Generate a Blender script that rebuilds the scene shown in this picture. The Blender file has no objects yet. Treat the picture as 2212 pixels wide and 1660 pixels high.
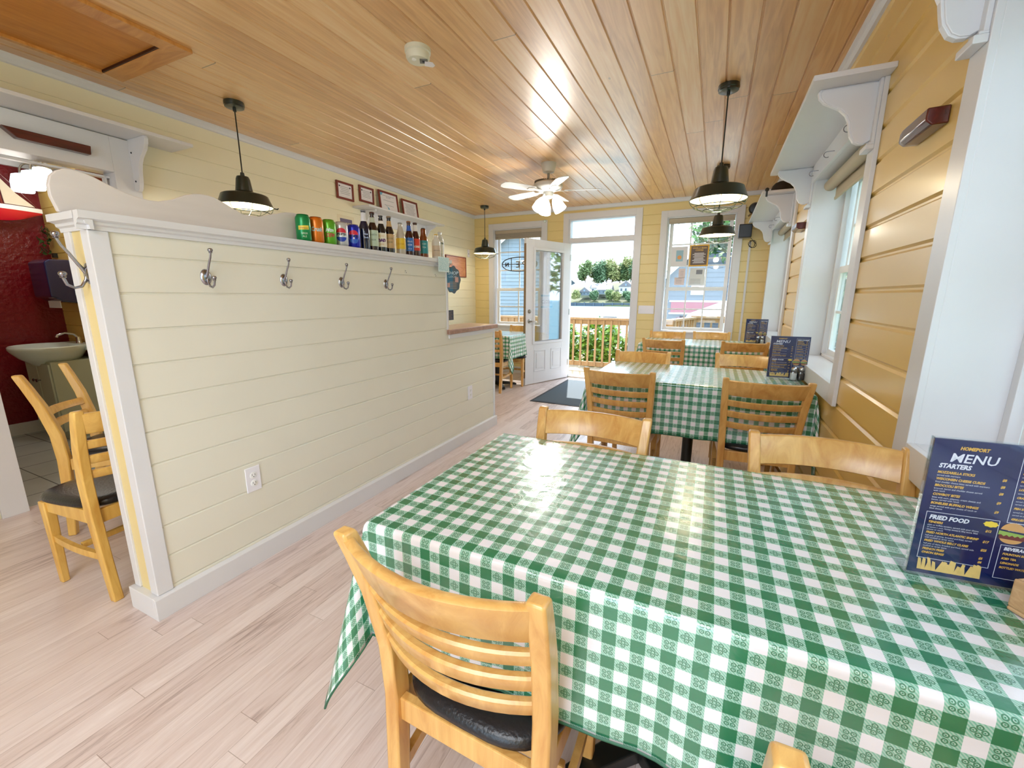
import bpy, bmesh, math, random
from mathutils import Vector, Matrix
random.seed(7)
sc = bpy.context.scene
COL = sc.collection
PI = math.pi

# ---------------------------------------------------------------- helpers
def lin(h):
    h = h.lstrip('#')
    def f(c):
        c = int(c, 16) / 255
        return c / 12.92 if c <= .04045 else ((c + .055) / 1.055) ** 2.4
    return (f(h[0:2]), f(h[2:4]), f(h[4:6]), 1)

class MB:
    def __init__(s):
        s.v = []; s.f = []; s.m = []; s.uv = None
    def add(s, verts, faces, m=0):
        o = len(s.v); s.v += [tuple(p) for p in verts]
        for f in faces:
            s.f.append([i + o for i in f]); s.m.append(m)
        return s
    def quad(s, a, b, c, d, m=0):
        return s.add([a, b, c, d], [(0, 1, 2, 3)], m)
    def box(s, x0, y0, z0, x1, y1, z1, m=0, M=None):
        x0, x1 = min(x0, x1), max(x0, x1); y0, y1 = min(y0, y1), max(y0, y1); z0, z1 = min(z0, z1), max(z0, z1)
        p = [Vector(q) for q in ((x0,y0,z0),(x1,y0,z0),(x1,y1,z0),(x0,y1,z0),(x0,y0,z1),(x1,y0,z1),(x1,y1,z1),(x0,y1,z1))]
        if M: p = [M @ q for q in p]
        return s.add(p, [(0,3,2,1),(4,5,6,7),(0,1,5,4),(1,2,6,5),(2,3,7,6),(3,0,4,7)], m)
    def prism(s, pts, fn, t, m=0):
        """pts 2-D polygon (ccw), fn(a, b, d)->3-D, thickness t along d"""
        n = len(pts)
        vs = [fn(a, b, 0) for a, b in pts] + [fn(a, b, t) for a, b in pts]
        fs = [tuple(range(n))[::-1], tuple(range(n, 2*n))] + [(i, (i+1) % n, n+(i+1) % n, n+i) for i in range(n)]
        return s.add(vs, fs, m)
    def loft(s, rings, m=0, cap=True, closed=False):
        n = len(rings[0]); vs = [p for r in rings for p in r]; fs = []
        R = len(rings)
        for k in range(R if closed else R-1):
            a, b = k*n, ((k+1) % R)*n
            for i in range(n):
                fs.append((a+i, a+(i+1) % n, b+(i+1) % n, b+i))
        if cap and not closed:
            fs.append(tuple(range(n))[::-1]); fs.append(tuple(range((R-1)*n, R*n)))
        return s.add(vs, fs, m)
    def tube(s, pts, r, n=8, m=0, closed=False):
        pts = [Vector(p) for p in pts]; rings = []
        L = len(pts); up = None
        for i, p in enumerate(pts):
            if closed: t = pts[(i+1) % L] - pts[i-1]
            else: t = pts[min(i+1, L-1)] - pts[max(i-1, 0)]
            t.normalize()
            if up is None:
                up = t.orthogonal().normalized()
            else:
                up = (up - t*up.dot(t))
                up = up.normalized() if up.length > 1e-6 else t.orthogonal().normalized()
            w = t.cross(up); rr = r[i] if isinstance(r, (list, tuple)) else r
            rings.append([p + (up*math.cos(2*PI*k/n) + w*math.sin(2*PI*k/n))*rr for k in range(n)])
        return s.loft(rings, m, True, closed)
    def lathe(s, prof, n=24, m=0, M=None, cap=True):
        rings = []
        for r, z in prof:
            ring = [Vector((r*math.cos(2*PI*k/n), r*math.sin(2*PI*k/n), z)) for k in range(n)]
            rings.append([M @ q for q in ring] if M else ring)
        return s.loft(rings, m, cap)
    def ball(s, c, r, m=0, seg=12, sq=(1,1,1)):
        pr = [(max(1e-4, math.sin(PI*i/seg)), -math.cos(PI*i/seg)) for i in range(seg+1)]
        M = Matrix.Translation(c) @ Matrix.Diagonal((r*sq[0], r*sq[1], r*sq[2], 1))
        return s.lathe(pr, seg*2, m, M)
    def build(s, name, mats, parent=None, smooth=None, bevel=None, seg=2, uv=None):
        me = bpy.data.meshes.new(name)
        me.from_pydata(s.v, [], s.f); 
        if not isinstance(mats, (list, tuple)): mats = [mats]
        for mt in mats: me.materials.append(mt)
        me.polygons.foreach_set('material_index', s.m)
        if uv:
            l = me.uv_layers.new(name='UVMap')
            for lp in me.loops: l.data[lp.index].uv = uv[lp.vertex_index]
        me.update()
        if uv is None:
            bm = bmesh.new(); bm.from_mesh(me); bmesh.ops.recalc_face_normals(bm, faces=bm.faces); bm.to_mesh(me); bm.free()
        if smooth is not None:
            me.polygons.foreach_set('use_smooth', [True]*len(me.polygons))
            me.set_sharp_from_angle(angle=math.radians(smooth))
        o = bpy.data.objects.new(name, me); COL.objects.link(o)
        if parent: o.parent = parent
        if bevel:
            b = o.modifiers.new('bevel', 'BEVEL'); b.width = bevel; b.segments = seg; b.limit_method = 'ANGLE'; b.angle_limit = math.radians(40)
        return o

def tag(o, label=None, cat=None, group=None, kind=None):
    if label: o['label'] = label
    if cat: o['category'] = cat
    if group: o['group'] = group
    if kind: o['kind'] = kind
    return o
def thing(name, label, cat, loc=(0,0,0), rz=0, group=None):
    o = bpy.data.objects.new(name, None); COL.objects.link(o)
    o.location = loc; o.rotation_euler = (0, 0, rz); o.empty_display_size = .1
    return tag(o, label, cat, group)
def struct(o, label=None):
    o['kind'] = 'structure'
    if label: o['label'] = label; 
    return o
def dup(root, loc, rz, label, group=None):
    def cp(o, par):
        c = o.copy(); COL.objects.link(c); c.parent = par
        for ch in [x for x in allobj if x.parent == o]: cp(ch, c)
        return c
    allobj = list(COL.objects)
    r = cp(root, None); r.location = loc; r.rotation_euler = (0, 0, rz); r['label'] = label
    if group: r['group'] = group
    return r

# text as mesh: list of (string, x, y, size, align, shear, bold) placed by fn(x, y, d)
def text_into(mb, items, fn, m=0, t=.0006):
    for it in items:
        st, x, y, size = it[:4]
        al = it[4] if len(it) > 4 else 'LEFT'; sh = it[5] if len(it) > 5 else 0; off = it[6] if len(it) > 6 else 0
        wd = it[7] if len(it) > 7 else None
        cu = bpy.data.curves.new('lettering', 'FONT'); cu.body = st; cu.size = size; cu.align_x = al
        cu.offset = off; cu.resolution_u = 2
        ob = bpy.data.objects.new('lettering', cu); COL.objects.link(ob)
        bpy.context.view_layer.update()
        me = ob.to_mesh(); sx = 1
        if wd and len(me.vertices):
            w = max(v.co.x for v in me.vertices) - min(v.co.x for v in me.vertices)
            if w > 0: sx = wd / w
        vs = [fn(x + v.co.x*sx + v.co.y*sh, y + v.co.y, t) for v in me.vertices]
        mb.add(vs, [tuple(p.vertices) for p in me.polygons], m)
        ob.to_mesh_clear(); bpy.data.objects.remove(ob); bpy.data.curves.remove(cu)

# ---------------------------------------------------------------- materials
def newmat(name):
    m = bpy.data.materials.new(name); m.use_nodes = True
    nt = m.node_tree; return m, nt, nt.nodes['Principled BSDF']
def N(nt, t, **kw):
    n = nt.nodes.new(t)
    for k, v in kw.items():
        if k.startswith('i_'):
            key = k[2:]; n.inputs[int(key) if key.isdigit() else key.replace('_', ' ')].default_value = v
        else: setattr(n, k, v)
    return n
def L(nt, a, b): nt.links.new(a, b)
def mth(nt, op, a, b=None, c=None):
    n = nt.nodes.new('ShaderNodeMath'); n.operation = op
    for i, x in enumerate((a, b, c)):
        if x is None: continue
        if hasattr(x, 'links'): nt.links.new(x, n.inputs[i])
        else: n.inputs[i].default_value = x
    return n.outputs[0]
def mixc(nt, fac, a, b, mode='MIX'):
    n = nt.nodes.new('ShaderNodeMix'); n.data_type = 'RGBA'; n.blend_type = mode
    for k, x in ((0, fac), (6, a), (7, b)):
        if hasattr(x, 'links'): nt.links.new(x, n.inputs[k])
        else: n.inputs[k].default_value = x
    return n.outputs[2]

def mat(name, col, rough=.5, metal=0, spec=.5, emit=0, ecol=None, coat=0, var=0, vscale=6, bump=0, bscale=40, trans=0, stretch=(1,1,1), ior=None):
    m, nt, b = newmat(name)
    c = lin(col) if isinstance(col, str) else col
    b.inputs['Base Color'].default_value = c
    b.inputs['Roughness'].default_value = rough; b.inputs['Metallic'].default_value = metal
    b.inputs['Specular IOR Level'].default_value = spec
    if ior: b.inputs['IOR'].default_value = ior
    if coat: b.inputs['Coat Weight'].default_value = coat; b.inputs['Coat Roughness'].default_value = .15
    if trans: b.inputs['Transmission Weight'].default_value = trans
    if emit:
        b.inputs['Emission Color'].default_value = lin(ecol) if ecol else c; b.inputs['Emission Strength'].default_value = emit
    if var or bump:
        tc = N(nt, 'ShaderNodeTexCoord'); mp = N(nt, 'ShaderNodeMapping'); mp.inputs['Scale'].default_value = stretch
        L(nt, tc.outputs['Object'], mp.inputs['Vector'])
        if var:
            nz = N(nt, 'ShaderNodeTexNoise', i_Scale=vscale, i_Detail=4.0); L(nt, mp.outputs[0], nz.inputs['Vector'])
            dark = tuple(x*(1-var) for x in c[:3]) + (1,); lite = tuple(min(1, x*(1+var)) for x in c[:3]) + (1,)
            L(nt, mixc(nt, nz.outputs['Fac'], dark, lite), b.inputs['Base Color'])
        if bump:
            n2 = N(nt, 'ShaderNodeTexNoise', i_Scale=bscale, i_Detail=5.0); L(nt, mp.outputs[0], n2.inputs['Vector'])
            bp = N(nt, 'ShaderNodeBump', i_Strength=bump, i_Distance=.01); L(nt, n2.outputs['Fac'], bp.inputs['Height']); L(nt, bp.outputs[0], b.inputs['Normal'])
    return m

def wood(name, c1, c2, stretch=(25, 25, 2), rough=.4, coat=0, scale=1.0, dist=1.5, spec=.5):
    m, nt, b = newmat(name)
    tc = N(nt, 'ShaderNodeTexCoord'); mp = N(nt, 'ShaderNodeMapping'); mp.inputs['Scale'].default_value = stretch
    L(nt, tc.outputs['Object'], mp.inputs['Vector'])
    nz = N(nt, 'ShaderNodeTexNoise', i_Scale=scale, i_Detail=6.0, i_Roughness=.6, i_Distortion=dist); L(nt, mp.outputs[0], nz.inputs['Vector'])
    rp = N(nt, 'ShaderNodeValToRGB'); rp.color_ramp.elements[0].position = .3; rp.color_ramp.elements[1].position = .7
    rp.color_ramp.elements[0].color = lin(c1); rp.color_ramp.elements[1].color = lin(c2)
    L(nt, nz.outputs['Fac'], rp.inputs[0]); L(nt, rp.outputs[0], b.inputs['Base Color'])
    b.inputs['Roughness'].default_value = rough; b.inputs['Specular IOR Level'].default_value = spec
    if coat: b.inputs['Coat Weight'].default_value = coat; b.inputs['Coat Roughness'].default_value = .2
    return m

def ceiling_mat():
    m, nt, b = newmat('pine_ceiling_boards')
    tc = N(nt, 'ShaderNodeTexCoord'); sp = N(nt, 'ShaderNodeSeparateXYZ'); L(nt, tc.outputs['Object'], sp.inputs[0])
    k = mth(nt, 'FLOOR', mth(nt, 'DIVIDE', mth(nt, 'SUBTRACT', sp.outputs[0], .082), .141))
    wn = N(nt, 'ShaderNodeTexWhiteNoise', noise_dimensions='1D'); L(nt, k, wn.inputs['W'])
    # butt joints: every ~2.6 m, shifted per board
    yj = mth(nt, 'ADD', sp.outputs[1], mth(nt, 'MULTIPLY', wn.outputs['Value'], 4.2))
    seg = mth(nt, 'FLOOR', mth(nt, 'DIVIDE', yj, 4.2)); fr = mth(nt, 'FRACT', mth(nt, 'DIVIDE', yj, 4.2))
    joint = mth(nt, 'LESS_THAN', fr, .0013)
    wn2 = N(nt, 'ShaderNodeTexWhiteNoise', noise_dimensions='2D')
    cb = N(nt, 'ShaderNodeCombineXYZ'); L(nt, k, cb.inputs[0]); L(nt, seg, cb.inputs[1]); L(nt, cb.outputs[0], wn2.inputs['Vector'])
    mp = N(nt, 'ShaderNodeCombineXYZ'); L(nt, mth(nt, 'MULTIPLY', sp.outputs[0], 22.0), mp.inputs[0])
    L(nt, mth(nt, 'ADD', mth(nt, 'MULTIPLY', sp.outputs[1], 1.3), mth(nt, 'MULTIPLY', wn2.outputs['Value'], 40.0)), mp.inputs[1]); L(nt, mth(nt, 'MULTIPLY', k, 3.7), mp.inputs[2])
    nz = N(nt, 'ShaderNodeTexNoise', i_Scale=1.2, i_Detail=6.0, i_Distortion=1.6); L(nt, mp.outputs[0], nz.inputs['Vector'])
    g = mth(nt, 'ADD', mth(nt, 'MULTIPLY', nz.outputs['Fac'], .75), mth(nt, 'MULTIPLY', mth(nt, 'SUBTRACT', wn2.outputs['Value'], .5), .28))
    rp = N(nt, 'ShaderNodeValToRGB'); e = rp.color_ramp.elements
    e[0].position = .1; e[0].color = lin('bd8038'); e[1].position = .78; e[1].color = lin('f2d8ac')
    x = e.new(.42); x.color = lin('e4b270')
    L(nt, g, rp.inputs[0])
    # knots
    vo = N(nt, 'ShaderNodeTexVoronoi', i_Scale=1.0); mv = N(nt, 'ShaderNodeMapping'); mv.inputs['Scale'].default_value = (4.5, 2.0, 1); L(nt, tc.outputs['Object'], mv.inputs[0]); L(nt, mv.outputs[0], vo.inputs['Vector'])
    kn = mth(nt, 'LESS_THAN', vo.outputs['Distance'], .035)
    c = mixc(nt, mth(nt, 'MULTIPLY', kn, .6), rp.outputs[0], lin('6a3d1c'))
    c = mixc(nt, mth(nt, 'MULTIPLY', joint, .8), c, lin('3a2412'))
    L(nt, c, b.inputs['Base Color']); b.inputs['Roughness'].default_value = .42; b.inputs['Specular IOR Level'].default_value = .6
    b.inputs['Coat Weight'].default_value = 1; b.inputs['Coat Roughness'].default_value = .33; b.inputs['Coat IOR'].default_value = 2.1
    bp = N(nt, 'ShaderNodeBump', i_Strength=.15, i_Distance=.004); L(nt, nz.outputs['Fac'], bp.inputs['Height']); L(nt, bp.outputs[0], b.inputs['Normal'])
    return m

def floor_mat():
    m, nt, b = newmat('oak_strip_floor')
    tc = N(nt, 'ShaderNodeTexCoord'); sp = N(nt, 'ShaderNodeSeparateXYZ'); L(nt, tc.outputs['Object'], sp.inputs[0])
    W = .083
    k = mth(nt, 'FLOOR', mth(nt, 'DIVIDE', sp.outputs[0], W)); fx = mth(nt, 'FRACT', mth(nt, 'DIVIDE', sp.outputs[0], W))
    wn = N(nt, 'ShaderNodeTexWhiteNoise', noise_dimensions='1D'); L(nt, k, wn.inputs['W'])
    yj = mth(nt, 'DIVIDE', mth(nt, 'ADD', sp.outputs[1], mth(nt, 'MULTIPLY', wn.outputs['Value'], 9.0)), 1.05)
    seg = mth(nt, 'FLOOR', yj); fy = mth(nt, 'FRACT', yj)
    cb = N(nt, 'ShaderNodeCombineXYZ'); L(nt, k, cb.inputs[0]); L(nt, seg, cb.inputs[1])
    w2 = N(nt, 'ShaderNodeTexWhiteNoise', noise_dimensions='2D'); L(nt, cb.outputs[0], w2.inputs['Vector'])
    line = mth(nt, 'MAXIMUM', mth(nt, 'LESS_THAN', fx, .014), mth(nt, 'LESS_THAN', fy, .0016))
    mp = N(nt, 'ShaderNodeCombineXYZ'); L(nt, mth(nt, 'MULTIPLY', sp.outputs[0], 34.0), mp.inputs[0])
    L(nt, mth(nt, 'ADD', mth(nt, 'MULTIPLY', sp.outputs[1], 2.4), mth(nt, 'MULTIPLY', w2.outputs['Value'], 50.0)), mp.inputs[1]); L(nt, mth(nt, 'MULTIPLY', k, 1.7), mp.inputs[2])
    nz = N(nt, 'ShaderNodeTexNoise', i_Scale=1.0, i_Detail=7.0, i_Roughness=.62, i_Distortion=2.2); L(nt, mp.outputs[0], nz.inputs['Vector'])
    g = mth(nt, 'ADD', nz.outputs['Fac'], mth(nt, 'MULTIPLY', mth(nt, 'SUBTRACT', w2.outputs['Value'], .5), .34))
    rp = N(nt, 'ShaderNodeValToRGB'); e = rp.color_ramp.elements
    e[0].position = .12; e[0].color = lin('967f78'); e[1].position = .85; e[1].color = lin('eadedc')
    x = e.new(.38); x.color = lin('d2c0bb')
    L(nt, g, rp.inputs[0])
    c = mixc(nt, mth(nt, 'MULTIPLY', line, .55), rp.outputs[0], lin('6b4f38'))
    L(nt, c, b.inputs['Base Color']); b.inputs['Roughness'].default_value = .36
    b.inputs['Coat Weight'].default_value = .35; b.inputs['Coat Roughness'].default_value = .3
    bp = N(nt, 'ShaderNodeBump', i_Strength=.12, i_Distance=.003); L(nt, nz.outputs['Fac'], bp.inputs['Height']); L(nt, bp.outputs[0], b.inputs['Normal'])
    return m

def cloth_mat():
    m, nt, b = newmat('green_check_oilcloth')
    tc = N(nt, 'ShaderNodeTexCoord'); sp = N(nt, 'ShaderNodeSeparateXYZ'); L(nt, tc.outputs['UV'], sp.inputs[0])
    C = .0255
    u = mth(nt, 'DIVIDE', sp.outputs[0], C); v = mth(nt, 'DIVIDE', sp.outputs[1], C)
    pu = mth(nt, 'PINGPONG', mth(nt, 'FLOOR', u), 1.0); pv = mth(nt, 'PINGPONG', mth(nt, 'FLOOR', v), 1.0)
    both = mth(nt, 'MULTIPLY', pu, pv); one = mth(nt, 'ABSOLUTE', mth(nt, 'SUBTRACT', pu, pv))
    lu = mth(nt, 'SUBTRACT', mth(nt, 'MULTIPLY', mth(nt, 'FRACT', u), 2.0), 1.0); lv = mth(nt, 'SUBTRACT', mth(nt, 'MULTIPLY', mth(nt, 'FRACT', v), 2.0), 1.0)
    # quatrefoil: four ring petals, diagonal in one kind of half-tone cell, straight in the other
    au = mth(nt, 'ABSOLUTE', lu); av = mth(nt, 'ABSOLUTE', lv)
    def ring(cx, cy, a, bb):
        d = mth(nt, 'SQRT', mth(nt, 'ADD', mth(nt, 'POWER', mth(nt, 'SUBTRACT', a, cx), 2.0), mth(nt, 'POWER', mth(nt, 'SUBTRACT', bb, cy), 2.0)))
        r = mth(nt, 'LESS_THAN', mth(nt, 'ABSOLUTE', mth(nt, 'SUBTRACT', d, .25)), .07)
        dot = mth(nt, 'LESS_THAN', d, .08)
        return mth(nt, 'MAXIMUM', r, dot)
    diag = ring(.36, .36, au, av)
    mx = mth(nt, 'MAXIMUM', au, av); mn = mth(nt, 'MINIMUM', au, av)
    strt = ring(.46, 0.0, mx, mn)
    flower = mth(nt, 'ADD', mth(nt, 'MULTIPLY', diag, mth(nt, 'MULTIPLY', pu, one)), mth(nt, 'MULTIPLY', strt, mth(nt, 'MULTIPLY', pv, one)))
    # weave hatch in the half-tone cells
    hat = mth(nt, 'GREATER_THAN', mth(nt, 'FRACT', mth(nt, 'MULTIPLY', mth(nt, 'ADD', u, v), 4.5)), .5)
    half = mixc(nt, hat, lin('a8cdc0'), lin('78b79f'))
    c = mixc(nt, both, lin('eae9f0'), lin('147650'))
    c = mixc(nt, one, c, half)
    c = mixc(nt, mth(nt, 'MULTIPLY', flower, .85), c, lin('1f6b48'))
    L(nt, c, b.inputs['Base Color'])
    b.inputs['Roughness'].default_value = .27; b.inputs['Specular IOR Level'].default_value = .6
    b.inputs['Coat Weight'].default_value = .8; b.inputs['Coat Roughness'].default_value = .22; b.inputs['Coat IOR'].default_value = 1.7
    # plastic wrinkles and fold creases
    n1 = N(nt, 'ShaderNodeTexNoise', i_Scale=16.0, i_Detail=3.0, i_Distortion=1.2); L(nt, tc.outputs['UV'], n1.inputs['Vector'])
    n2 = N(nt, 'ShaderNodeTexNoise', i_Scale=3.5, i_Detail=2.0); L(nt, tc.outputs['UV'], n2.inputs['Vector'])
    cr = mth(nt, 'LESS_THAN', mth(nt, 'ABSOLUTE', mth(nt, 'SUBTRACT', mth(nt, 'FRACT', mth(nt, 'DIVIDE', mth(nt, 'ADD', sp.outputs[0], .13), .31)), .5)), .006)
    h = mth(nt, 'ADD', mth(nt, 'ADD', mth(nt, 'MULTIPLY', n1.outputs['Fac'], .6), mth(nt, 'MULTIPLY', n2.outputs['Fac'], 1.6)), mth(nt, 'MULTIPLY', cr, .35))
    bp = N(nt, 'ShaderNodeBump', i_Strength=.45, i_Distance=.006); L(nt, h, bp.inputs['Height']); L(nt, bp.outputs[0], b.inputs['Normal']); L(nt, bp.outputs[0], b.inputs['Coat Normal'])
    return m

def brick_mat():
    m, nt, b = newmat('red_painted_brick')
    tc = N(nt, 'ShaderNodeTexCoord'); mp = N(nt, 'ShaderNodeMapping'); mp.inputs['Rotation'].default_value = (0, PI/2, PI/2)
    sp = N(nt, 'ShaderNodeSeparateXYZ'); L(nt, tc.outputs['Object'], sp.inputs[0]); cb = N(nt, 'ShaderNodeCombineXYZ'); L(nt, sp.outputs[1], cb.inputs[0]); L(nt, sp.outputs[2], cb.inputs[1])
    br = N(nt, 'ShaderNodeTexBrick', i_Scale=1.0); br.inputs['Brick Width'].default_value = .21; br.inputs['Row Height'].default_value = .075; br.inputs['Mortar Size'].default_value = .006
    L(nt, cb.outputs[0], br.inputs['Vector'])
    b.inputs['Base Color'].default_value = lin('7a0d1a'); b.inputs['Roughness'].default_value = .32
    nz = N(nt, 'ShaderNodeTexNoise', i_Scale=22.0, i_Detail=4.0); L(nt, cb.outputs[0], nz.inputs['Vector'])
    h = mth(nt, 'ADD', mth(nt, 'MULTIPLY', br.outputs['Fac'], -1.0), mth(nt, 'MULTIPLY', nz.outputs['Fac'], .9))
    bp = N(nt, 'ShaderNodeBump', i_Strength=.8, i_Distance=.015); L(nt, h, bp.inputs['Height']); L(nt, bp.outputs[0], b.inputs['Normal'])
    return m

def glass_mat(name='window_pane_glass', tint=(.96, .98, .98, 1), f=.09):
    m = bpy.data.materials.new(name); m.use_nodes = True; nt = m.node_tree; nt.nodes.clear()
    o = N(nt, 'ShaderNodeOutputMaterial'); t = N(nt, 'ShaderNodeBsdfTransparent'); t.inputs[0].default_value = tint
    g = N(nt, 'ShaderNodeBsdfGlossy'); g.inputs['Roughness'].default_value = .03; mx = N(nt, 'ShaderNodeMixShader')
    lw = N(nt, 'ShaderNodeLayerWeight', i_Blend=.25); 
    L(nt, mth(nt, 'ADD', mth(nt, 'MULTIPLY', lw.outputs['Fresnel'], .6), f*.5), mx.inputs[0])
    L(nt, t.outputs[0], mx.inputs[1]); L(nt, g.outputs[0], mx.inputs[2]); L(nt, mx.outputs[0], o.inputs[0])
    return m

def leaf_mat(name, a, bcol, scale=3.0):
    m, nt, b = newmat(name)
    gi = N(nt, 'ShaderNodeTexCoord'); nz = N(nt, 'ShaderNodeTexNoise', i_Scale=scale, i_Detail=3.0); L(nt, gi.outputs['Object'], nz.inputs['Vector'])
    rp = N(nt, 'ShaderNodeValToRGB'); rp.color_ramp.elements[0].position = .35; rp.color_ramp.elements[1].position = .65
    rp.color_ramp.elements[0].color = lin(a); rp.color_ramp.elements[1].color = lin(bcol)
    L(nt, nz.outputs['Fac'], rp.inputs[0]); L(nt, rp.outputs[0], b.inputs['Base Color']); b.inputs['Roughness'].default_value = .5
    return m

M = {}
M['wall_y'] = mat('wall_paint_yellow_lit', 'e6d193', .34, var=.04, vscale=4, coat=.15)  # one wall paint in four tones, each wall's light put into its colour
M['wall_r'] = mat('wall_paint_warm_lit', 'e3bf6a', .36, var=.04, vscale=4, coat=.25)
M['wall_c'] = mat('wall_paint_grey_lit', 'e3e0d2', .4, var=.03, vscale=4)
M['wall_l'] = mat('wall_paint_bright_lit', 'f2ebcf', .4, var=.03, vscale=4)
M['trim'] = mat('white_trim_paint', 'dcdce0', .32, var=.03, vscale=7)
M['white'] = mat('white_paint', 'eeeeee', .35)
M['sash'] = mat('white_window_vinyl', 'f0f2f4', .35)
M['plastic'] = mat('white_plastic', 'eceaf2', .35)
M['ceil'] = ceiling_mat(); M['floor'] = floor_mat(); M['cloth'] = cloth_mat(); M['brick'] = brick_mat()
M['glass'] = glass_mat()
M['chair'] = wood('honey_maple_chair', 'c68e48', 'e6bb72', (18, 18, 2.5), .32, coat=.3)
M['chair_old'] = wood('worn_maple_chair', 'cf9a44', 'eac068', (18, 18, 2.5), .36, coat=.2)
M['vinyl'] = mat('black_vinyl', '14161c', .3, bump=.15, bscale=120)
M['oak'] = wood('oak_counter', '8f6a5c', 'b08a78', (3, 20, 20), .3, coat=.4)
M['black'] = mat('black_metal', '0f1413', .35, spec=.6)
M['green_metal'] = mat('dark_green_enamel', '12241f', .28, spec=.7, coat=.4)
M['shade_in'] = mat('cream_enamel', 'f1e6c0', .4)
M['bulb'] = mat('glowing_bulb', 'fff1d0', .4, emit=9, ecol='ffe9bf')
M['wire'] = mat('wire_guard_metal', '39453f', .3, metal=.8)
M['chrome'] = mat('chrome', 'c9c9cf', .14, metal=1)
M['nickel'] = mat('brushed_nickel', 'aaa49c', .3, metal=1)
M['pewter'] = mat('antique_pewter', '9a99a0', .22, metal=1)
M['mat'] = mat('grey_door_mat', '4c5a66', .85, var=.12, vscale=120, bump=.4, bscale=300)
M['rubber'] = mat('black_rubber_edge', '15181c', .6)
M['mahog'] = wood('dark_red_wood', '3a0d0c', '5e1a16', (20, 3, 20), .25, coat=.5)
M['frame_red'] = wood('cherry_frame', '6a1f16', '8a2f22', (20, 20, 20), .3, coat=.3)
M['paper'] = mat('white_paper', 'ece9ee', .6)
M['dark_ink'] = mat('dark_ink', '2a2c3a', .6)
M['grey_ink'] = mat('grey_ink', '8b8d98', .6)
M['menu_blue'] = mat('navy_menu_print', '18225a', .3, var=.4, vscale=14, spec=.6)
M['menu_white'] = mat('white_print', 'e6e6ee', .35)
M['menu_gold'] = mat('gold_print', 'e3b455', .35)
M['fries'] = mat('fries_print', 'eccb80', .4, var=.18, vscale=60)
M['bun'] = mat('bun_print', 'd9a566', .4, var=.2, vscale=40)
M['meat'] = mat('meat_print', '7d3a35', .4, var=.3, vscale=60)
M['lettuce'] = mat('lettuce_print', '9db85c', .4)
M['acrylic'] = glass_mat('clear_acrylic', (.95, .97, .98, 1), .05)
M['navy'] = mat('navy_plastic', '101848', .2, spec=.6, coat=.4)
M['skyblue'] = mat('pale_blue_plastic', '9cc4cc', .3)
M['tile'] = mat('grey_floor_tile', 'b9bfbf', .25, var=.12, vscale=5)
M['porcelain'] = mat('porcelain', 'e2ece8', .12, spec=.6)
M['vanity'] = mat('sage_cabinet_paint', 'bcc2ae', .4)
M['deck'] = wood('cedar_deck', 'a5937d', 'c6b6a1', (2, 18, 18), .6)
M['rail'] = wood('cedar_railing', '856a4e', 'a48768', (14, 14, 3), .6)

# ---------------------------------------------------------------- room dimensions (metres)
H = 1.3; YF = 6.5; XR = .575; ZC = 2.616
XP0, XP1 = -1.94, -2.10            # partition faces
YB = -2.6                           # wall behind the camera
def LX(y): return -3.70 - .0155*(y - 1.0)     # left wall face

def board_wall(name, u0, u1, z0, z1, grooves, openings, fn, mt, hw=.006, dep=.006, th=.11):
    """horizontal boards; fn(u, z, d)->world, d = depth behind the face"""
    us = {u0, u1}; zs = {z0, z1}
    for a, b_, c, d in openings: us |= {min(max(a, u0), u1), min(max(b_, u0), u1)}; zs |= {min(max(c, z0), z1), min(max(d, z0), z1)}
    gz = [g for g in grooves if z0 + .02 < g < z1 - .02 and all(abs(g - q) > .012 for q in zs)]
    for g in gz: zs |= {g - hw, g - hw*.3, g + hw*.3, g + hw}
    us = sorted(us); zs = sorted(zs)
    dd = lambda z: dep if any(abs(z - g) < hw*.5 for g in gz) else 0
    mb = MB(); idx = {}
    def vid(i, j):
        if (i, j) not in idx:
            idx[(i, j)] = len(mb.v); mb.v.append(tuple(fn(us[i], zs[j], dd(zs[j]))))
        return idx[(i, j)]
    for i in range(len(us)-1):
        for j in range(len(zs)-1):
            cu, cz = (us[i]+us[i+1])/2, (zs[j]+zs[j+1])/2
            if any(a < cu < b_ and c < cz < d for a, b_, c, d in openings): continue
            mb.f.append([vid(i, j), vid(i+1, j), vid(i+1, j+1), vid(i, j+1)]); mb.m.append(0)
    # back skin and rims give the wall its thickness
    from collections import Counter
    ec = Counter()
    for f in mb.f:
        for a, b_ in zip(f, f[1:]+f[:1]): ec[frozenset((a, b_))] += 1
    n0 = len(mb.v); inv = {v: k for k, v in idx.items()}
    for k in range(n0):
        i, j = inv[k]; mb.v.append(tuple(fn(us[i], zs[j], th)))
    fr = [list(f) for f in mb.f]
    for f in fr: mb.f.append([q + n0 for q in f][::-1]); mb.m.append(0)
    for f in fr:
        for a, b_ in zip(f, f[1:]+f[:1]):
            if ec[frozenset((a, b_))] == 1: mb.f.append([b_, a, a+n0, b_+n0]); mb.m.append(0)
    return struct(mb.build(name, mt))

G = [1.057 + .135*k for k in range(-9, 13)]
# ---------------------------------------------------------------- shell
o = MB().box(-7.2, YB, -.12, .9, 6.62, 0).build('floor', M['floor']); struct(o)
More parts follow.
